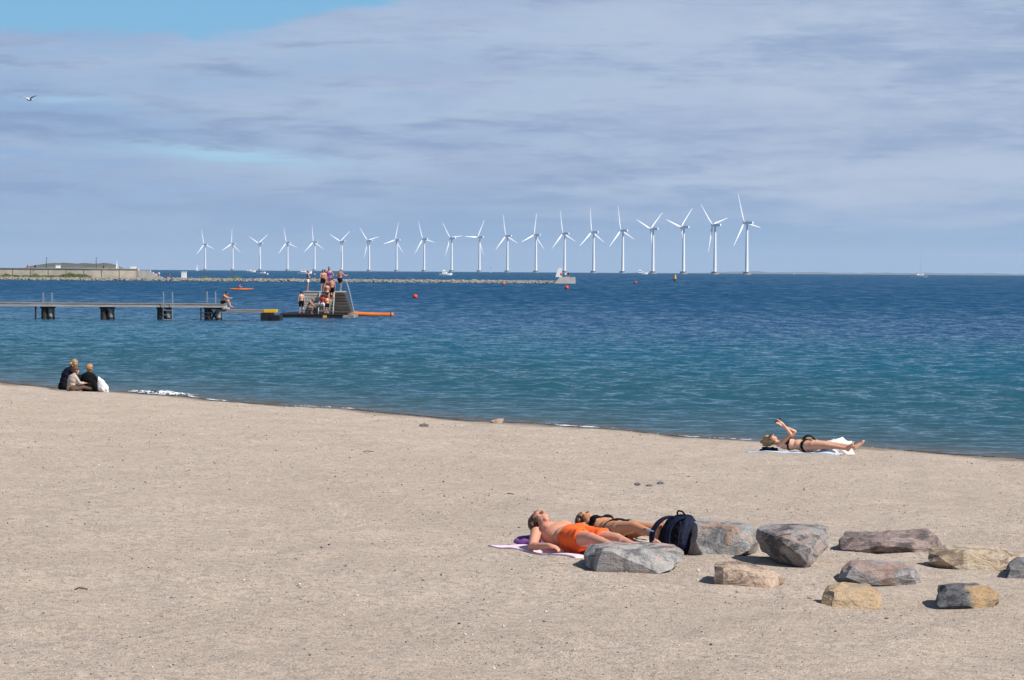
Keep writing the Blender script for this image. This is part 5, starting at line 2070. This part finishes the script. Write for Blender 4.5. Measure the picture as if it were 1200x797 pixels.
def make_turbine():
    o = empty('wind_turbine', (0, 0, 0))
    mb = MB()
    mb.bar((0, 0, -4), (0, 0, 1.2), 7.5, 5.2, 24)
    mb.bar((0, 0, 1.2), (0, 0, 3.4), 4.4, 4.8, 24)
    f_ = mb.build('foundation', M_found, o)
    mb = MB()
    mb.bar((0, 0, 3.4), (0, 0, TH - 1.6), 2.15, 1.35, 24)
    mb.build('tower', M_tower, o, smooth=False)
    mb = MB()
    mb.add([(x_, y_, z_) for y_, w_, h0, h1 in ((-2.6, 1.5, -1.5, 1.5), (4, 1.75, -1.7, 1.9), (8.5, 1.3, -1.1, 1.6)) for x_, z_ in ((-w_, TH + h0), (w_, TH + h0), (w_, TH + h1), (-w_, TH + h1))],
           [(0, 1, 2, 3), (11, 10, 9, 8)] + [(4 * i + k, 4 * i + 4 + k, 4 * i + 4 + (k + 1) % 4, 4 * i + (k + 1) % 4) for i in (0, 1) for k in range(4)])
    mb.build('nacelle', M_tower, o)
    mb = MB()
    mb.ball((0, 0.3, 0), (1.55, 2.2, 1.55), 3)
    hub = mb.build('hub', M_tower, o, (0, -4.4, TH), smooth=True)
    bv_, bf_ = blade_mesh()
    b0 = mesh_obj('blade', bv_, bf_, M_tower, hub, smooth=True)
    for k in (1, 2):
        c_ = b0.copy()
        col.objects.link(c_)
        c_.parent = hub
        c_.rotation_euler = (0, R(120 * k), 0)
    return o


proto = make_turbine()
nT = len(turb)
ordn = ['', 'second', 'third', 'fourth', 'fifth', 'sixth', 'seventh', 'eighth', 'ninth', 'tenth']
for i, (px, ph_) in enumerate(turb):
    o = proto if i == 0 else copy_tree(proto)
    Yt = TH * F * (0.01653 + 0.000877 * (nT - 1 - i))
    x_ = at_depth(px, 318, Yt).x
    o.location = (x_, Yt, sea_z(math.hypot(x_, Yt)))
    o.rotation_euler = (0, 0, R(-128))
    hub = [c for c in children(o) if c.name.startswith('hub')][0]
    hub.rotation_euler = (0, R(-ph_), 0)
    if i == 0:
        lab = 'white offshore wind turbine at the far left end of the row, the smallest one'
    elif i == nT - 1:
        lab = 'white offshore wind turbine at the right end of the row, nearest and tallest'
    elif i < 10:
        lab = f'white offshore wind turbine, {ordn[i]} from the left end of the row'
    else:
        lab = f'white offshore wind turbine, {ordn[nT - 1 - i]} from the right end of the row'
    tag(o, lab, 'wind turbine', 'offshore wind turbines in one row')

# ------------------------------------------------------------------ boats
M_hull = simple('boat_white', (0.82, 0.82, 0.81), 0.3, 0.03, 0.3, 0)
M_glass = simple('boat_window', (0.05, 0.06, 0.075), 0.15, 0.1, 0.5, 0)
M_sail = simple('sail_cloth', (0.80, 0.80, 0.79), 0.8, 0.04, 0.4, 0.05)


def hull(L, B, D, n=9):
    vs_, fs_ = [], []
    for i in range(n):
        t_ = i / (n - 1)
        x_ = (t_ - 0.45) * L
        w_ = B / 2 * (1 - max(0, (t_ - 0.45) / 0.55) ** 2.2) * (0.85 + 0.15 * min(1, t_ * 4))
        sh = D * (0.9 + 0.35 * t_ * t_)
        rake = 0.10 * L * max(0, t_ - 0.7)
        vs_ += [(x_, -w_ * 0.55, -0.3), (x_ + rake, -w_, sh), (x_ + rake, w_, sh), (x_, w_ * 0.55, -0.3)]
    for i in range(n - 1):
        for k in range(4):
            fs_.append((4 * i + k, 4 * i + 4 + k, 4 * i + 4 + (k + 1) % 4, 4 * i + (k + 1) % 4))
    fs_ += [(0, 1, 2, 3), (4 * n - 1, 4 * n - 2, 4 * n - 3, 4 * n - 4)]
    return vs_, fs_


def motorboat(px, Y, L, label, rz=0, mast=0.0, tall=1.0):
    x_ = at_depth(px, 320, Y).x
    o = empty('motor_boat', (x_, Y, sea_z(math.hypot(x_, Y))), R(rz))
    tag(o, label, 'motor boat', 'boats on the water')
    D_ = 0.14 * L
    mb = MB()
    mb.add(*hull(L, L * 0.32, D_))
    mb.build('hull', M_hull, o)
    mb = MB()
    z0 = D_ * 0.95
    h_ = L * 0.11 * tall
    mb.add([(-0.22 * L, -0.11 * L, z0), (0.22 * L, -0.11 * L, z0), (0.22 * L, 0.11 * L, z0), (-0.22 * L, 0.11 * L, z0),
            (-0.20 * L, -0.09 * L, z0 + h_), (0.08 * L, -0.09 * L, z0 + h_), (0.08 * L, 0.09 * L, z0 + h_), (-0.20 * L, 0.09 * L, z0 + h_)],
           [(3, 2, 1, 0), (4, 5, 6, 7), (0, 1, 5, 4), (1, 2, 6, 5), (2, 3, 7, 6), (3, 0, 4, 7)])
    if tall > 1.2:
        mb.box((-0.18 * L, -0.07 * L, z0 + h_ + 0.01), (0.02 * L, 0.07 * L, z0 + h_ + 0.10 * L))
    c_ = mb.build('cabin', M_hull, o)
    mb = MB()
    for s in (-1, 1):
        mb.box((-0.17 * L, s * 0.104 * L - 0.03, z0 + h_ * 0.42), (0.08 * L, s * 0.104 * L + 0.03, z0 + h_ * 0.80))
    mb.build('window', M_glass, c_)
    if mast:
        mb = MB()
        mb.bar((-0.05 * L, 0, z0), (-0.05 * L, 0, mast), 0.09, 0.06)
        mb.build('mast', M_steel, o)
    return o


def sailboat(px, Y, L, H, label, rz=0, lean=0, open_=0.3, jib=True):
    x_ = at_depth(px, 320, Y).x
    o = empty('sailing_boat', (x_, Y, sea_z(math.hypot(x_, Y))), R(rz))
    o.rotation_euler = (R(lean), 0, R(rz))
    tag(o, label, 'sailing boat', 'boats on the water')
    mb = MB()
    mb.add(*hull(L, L * 0.27, L * 0.09))
    mb.build('hull', M_hull, o)
    mb = MB()
    mb.bar((0.05 * L, 0, 0.05 * L), (0.05 * L, 0, H), 0.11, 0.07)
    mb.bar((0.05 * L, 0, 0.16 * L), (-0.38 * L, -open_ * L * 0.3, 0.16 * L), 0.07)
    mb.build('mast', M_steel, o)

    def sail(a, b, c_, bel):
        n = 8
        vs_ = []
        for side in (0.03, -0.03):
            for i in range(n + 1):
                for j in range(n + 1 - i):
                    u_, w_ = i / n, j / n
                    p_ = a * (1 - u_ - w_) + b * u_ + c_ * w_
                    vs_.append(p_ + V((0, bel * 4 * u_ * (1 - u_) * (1 - w_) + side, 0)))
        idx, cnt_ = {}, 0
        for i in range(n + 1):
            for j in range(n + 1 - i):
                idx[i, j] = cnt_
                cnt_ += 1
        fs_ = []
        for i in range(n):
            for j in range(n - i):
                fs_.append((idx[i, j], idx[i + 1, j], idx[i, j + 1]))
                fs_.append(tuple(cnt_ + q for q in (idx[i, j + 1], idx[i + 1, j], idx[i, j])))
                if j < n - i - 1:
                    fs_.append((idx[i + 1, j], idx[i + 1, j + 1], idx[i, j + 1]))
                    fs_.append(tuple(cnt_ + q for q in (idx[i, j + 1], idx[i + 1, j + 1], idx[i + 1, j])))
        return vs_, fs_
    mb = MB()
    mb.add(*sail(V((0.05 * L, -0.13, 0.17 * L)), V((-0.38 * L, -open_ * L * 0.3, 0.17 * L)), V((0.05 * L, -0.13, H * 0.98)), -0.05 * L))
    mb.build('mainsail', M_sail, o, smooth=False)
    if jib:
        mb = MB()
        mb.add(*sail(V((0.52 * L, 0, 0.13 * L)), V((0.08 * L, -0.08 * L, 0.14 * L)), V((0.08 * L, -0.02 * L, H * 0.66)), -0.04 * L))
        mb.build('jib', M_sail, o)
    return o


motorboat(356, 1900, 10, 'white motor boat behind the bather at the left of the diving platform', 5)
motorboat(292.5, 2500, 10, 'white motor boat left of the third turbine from the left', 0)
motorboat(308, 1500, 6.5, 'small white motor boat in front of the third turbine from the left', 165)
motorboat(521.5, 1700, 8.0, 'white cabin cruiser with a high bridge left of the tenth turbine', 10, mast=5.0, tall=1.7)
motorboat(751, 2900, 13, 'white motor boat far off between two turbines right of the beacon', 0, tall=1.3)
motorboat(1078, 2000, 12.0, 'white motor yacht with a thin mast alone on the right of the horizon', 180, mast=17.0)
sailboat(136.5, 1600, 7.0, 9.0, 'sailing boat with a tall white sail right of the green hill', 70, 0)
sailboat(126.0, 2600, 7.0, 6.5, 'small sailing boat with a low white sail beside the tall sail', 70, 0, jib=False)
sailboat(231.0, 3600, 7.0, 9.5, 'faint sailing boat left of the leftmost turbine', 60, 0, jib=False)
sailboat(575.2, 3800, 7.0, 9.0, 'tiny sailing boat between the turbines above the middle of the breakwater', 80, 0, jib=False)
sailboat(930.8, 4300, 8.0, 8.0, 'small sailing boat right of the nearest turbine', 75, 0, jib=False)

# ------------------------------------------------------------------ gull
Yg_ = 120.0
g = at_depth(34.5, 116.5, Yg_)
gull = empty('seagull', g, R(-20))
tag(gull, 'grey and white seagull gliding alone in the upper left of the sky', 'seagull')
M_gull = simple('gull_white', (0.55, 0.54, 0.52), 0.8, 0.1, 6, 0)
M_gwing = simple('gull_grey', (0.30, 0.30, 0.32), 0.8, 0.25, 4, 0)
# own frame: flying towards -x and the viewer; wings along y turned so that they spread across the picture
mb = MB()
vs_, fs_ = ico(3)
mb.add([V((q[0] * 0.075 * (1.0 if abs(q[1]) < 2 else 1), q[1] * 0.20, q[2] * 0.070)) for q in vs_], fs_)
mb.ball((0, -0.21, 0.03), (0.045, 0.055, 0.045), 2)
mb.bar((0, -0.25, 0.025), (0, -0.31, 0.015), 0.016, 0.004, 6)
mb.add([(-0.05, 0.16, 0.0), (0.05, 0.16, 0.0), (0.08, 0.34, 0.0), (-0.08, 0.34, 0.0), (-0.05, 0.16, 0.02), (0.05, 0.16, 0.02), (0.08, 0.34, 0.008), (-0.08, 0.34, 0.008)],
       [(3, 2, 1, 0), (4, 5, 6, 7), (0, 1, 5, 4), (1, 2, 6, 5), (2, 3, 7, 6), (3, 0, 4, 7)])
mb.build('bird_body', M_gull, gull, smooth=True)
for s in (-1, 1):
    mb = MB()
    stn = [(0.04, 0.03, 0.17, 0.020), (0.16, 0.10, 0.18, 0.016), (0.30, 0.15, 0.15, 0.012), (0.42, 0.155, 0.10, 0.009), (0.56, 0.145, 0.02, 0.004)]
    vs_ = []
    for x_, z_, ch, th_ in stn:
        y0 = -0.10 + 0.25 * max(0, x_ - 0.25)
        vs_ += [(s * x_, y0, z_), (s * x_, y0 + ch * 0.4, z_ + th_), (s * x_, y0 + ch, z_), (s * x_, y0 + ch * 0.4, z_ - th_ * 0.4)]
    fs_ = [(0, 1, 2, 3), (19, 18, 17, 16)] + [(4 * i + k, 4 * i + 4 + k, 4 * i + 4 + (k + 1) % 4, 4 * i + (k + 1) % 4) for i in range(4) for k in range(4)]
    mb.add(vs_, fs_)
    mb.build('wing', M_gwing, gull)

# ------------------------------------------------------------------ render settings
scene.cycles.max_bounces = 6
scene.cycles.volume_bounces = 1
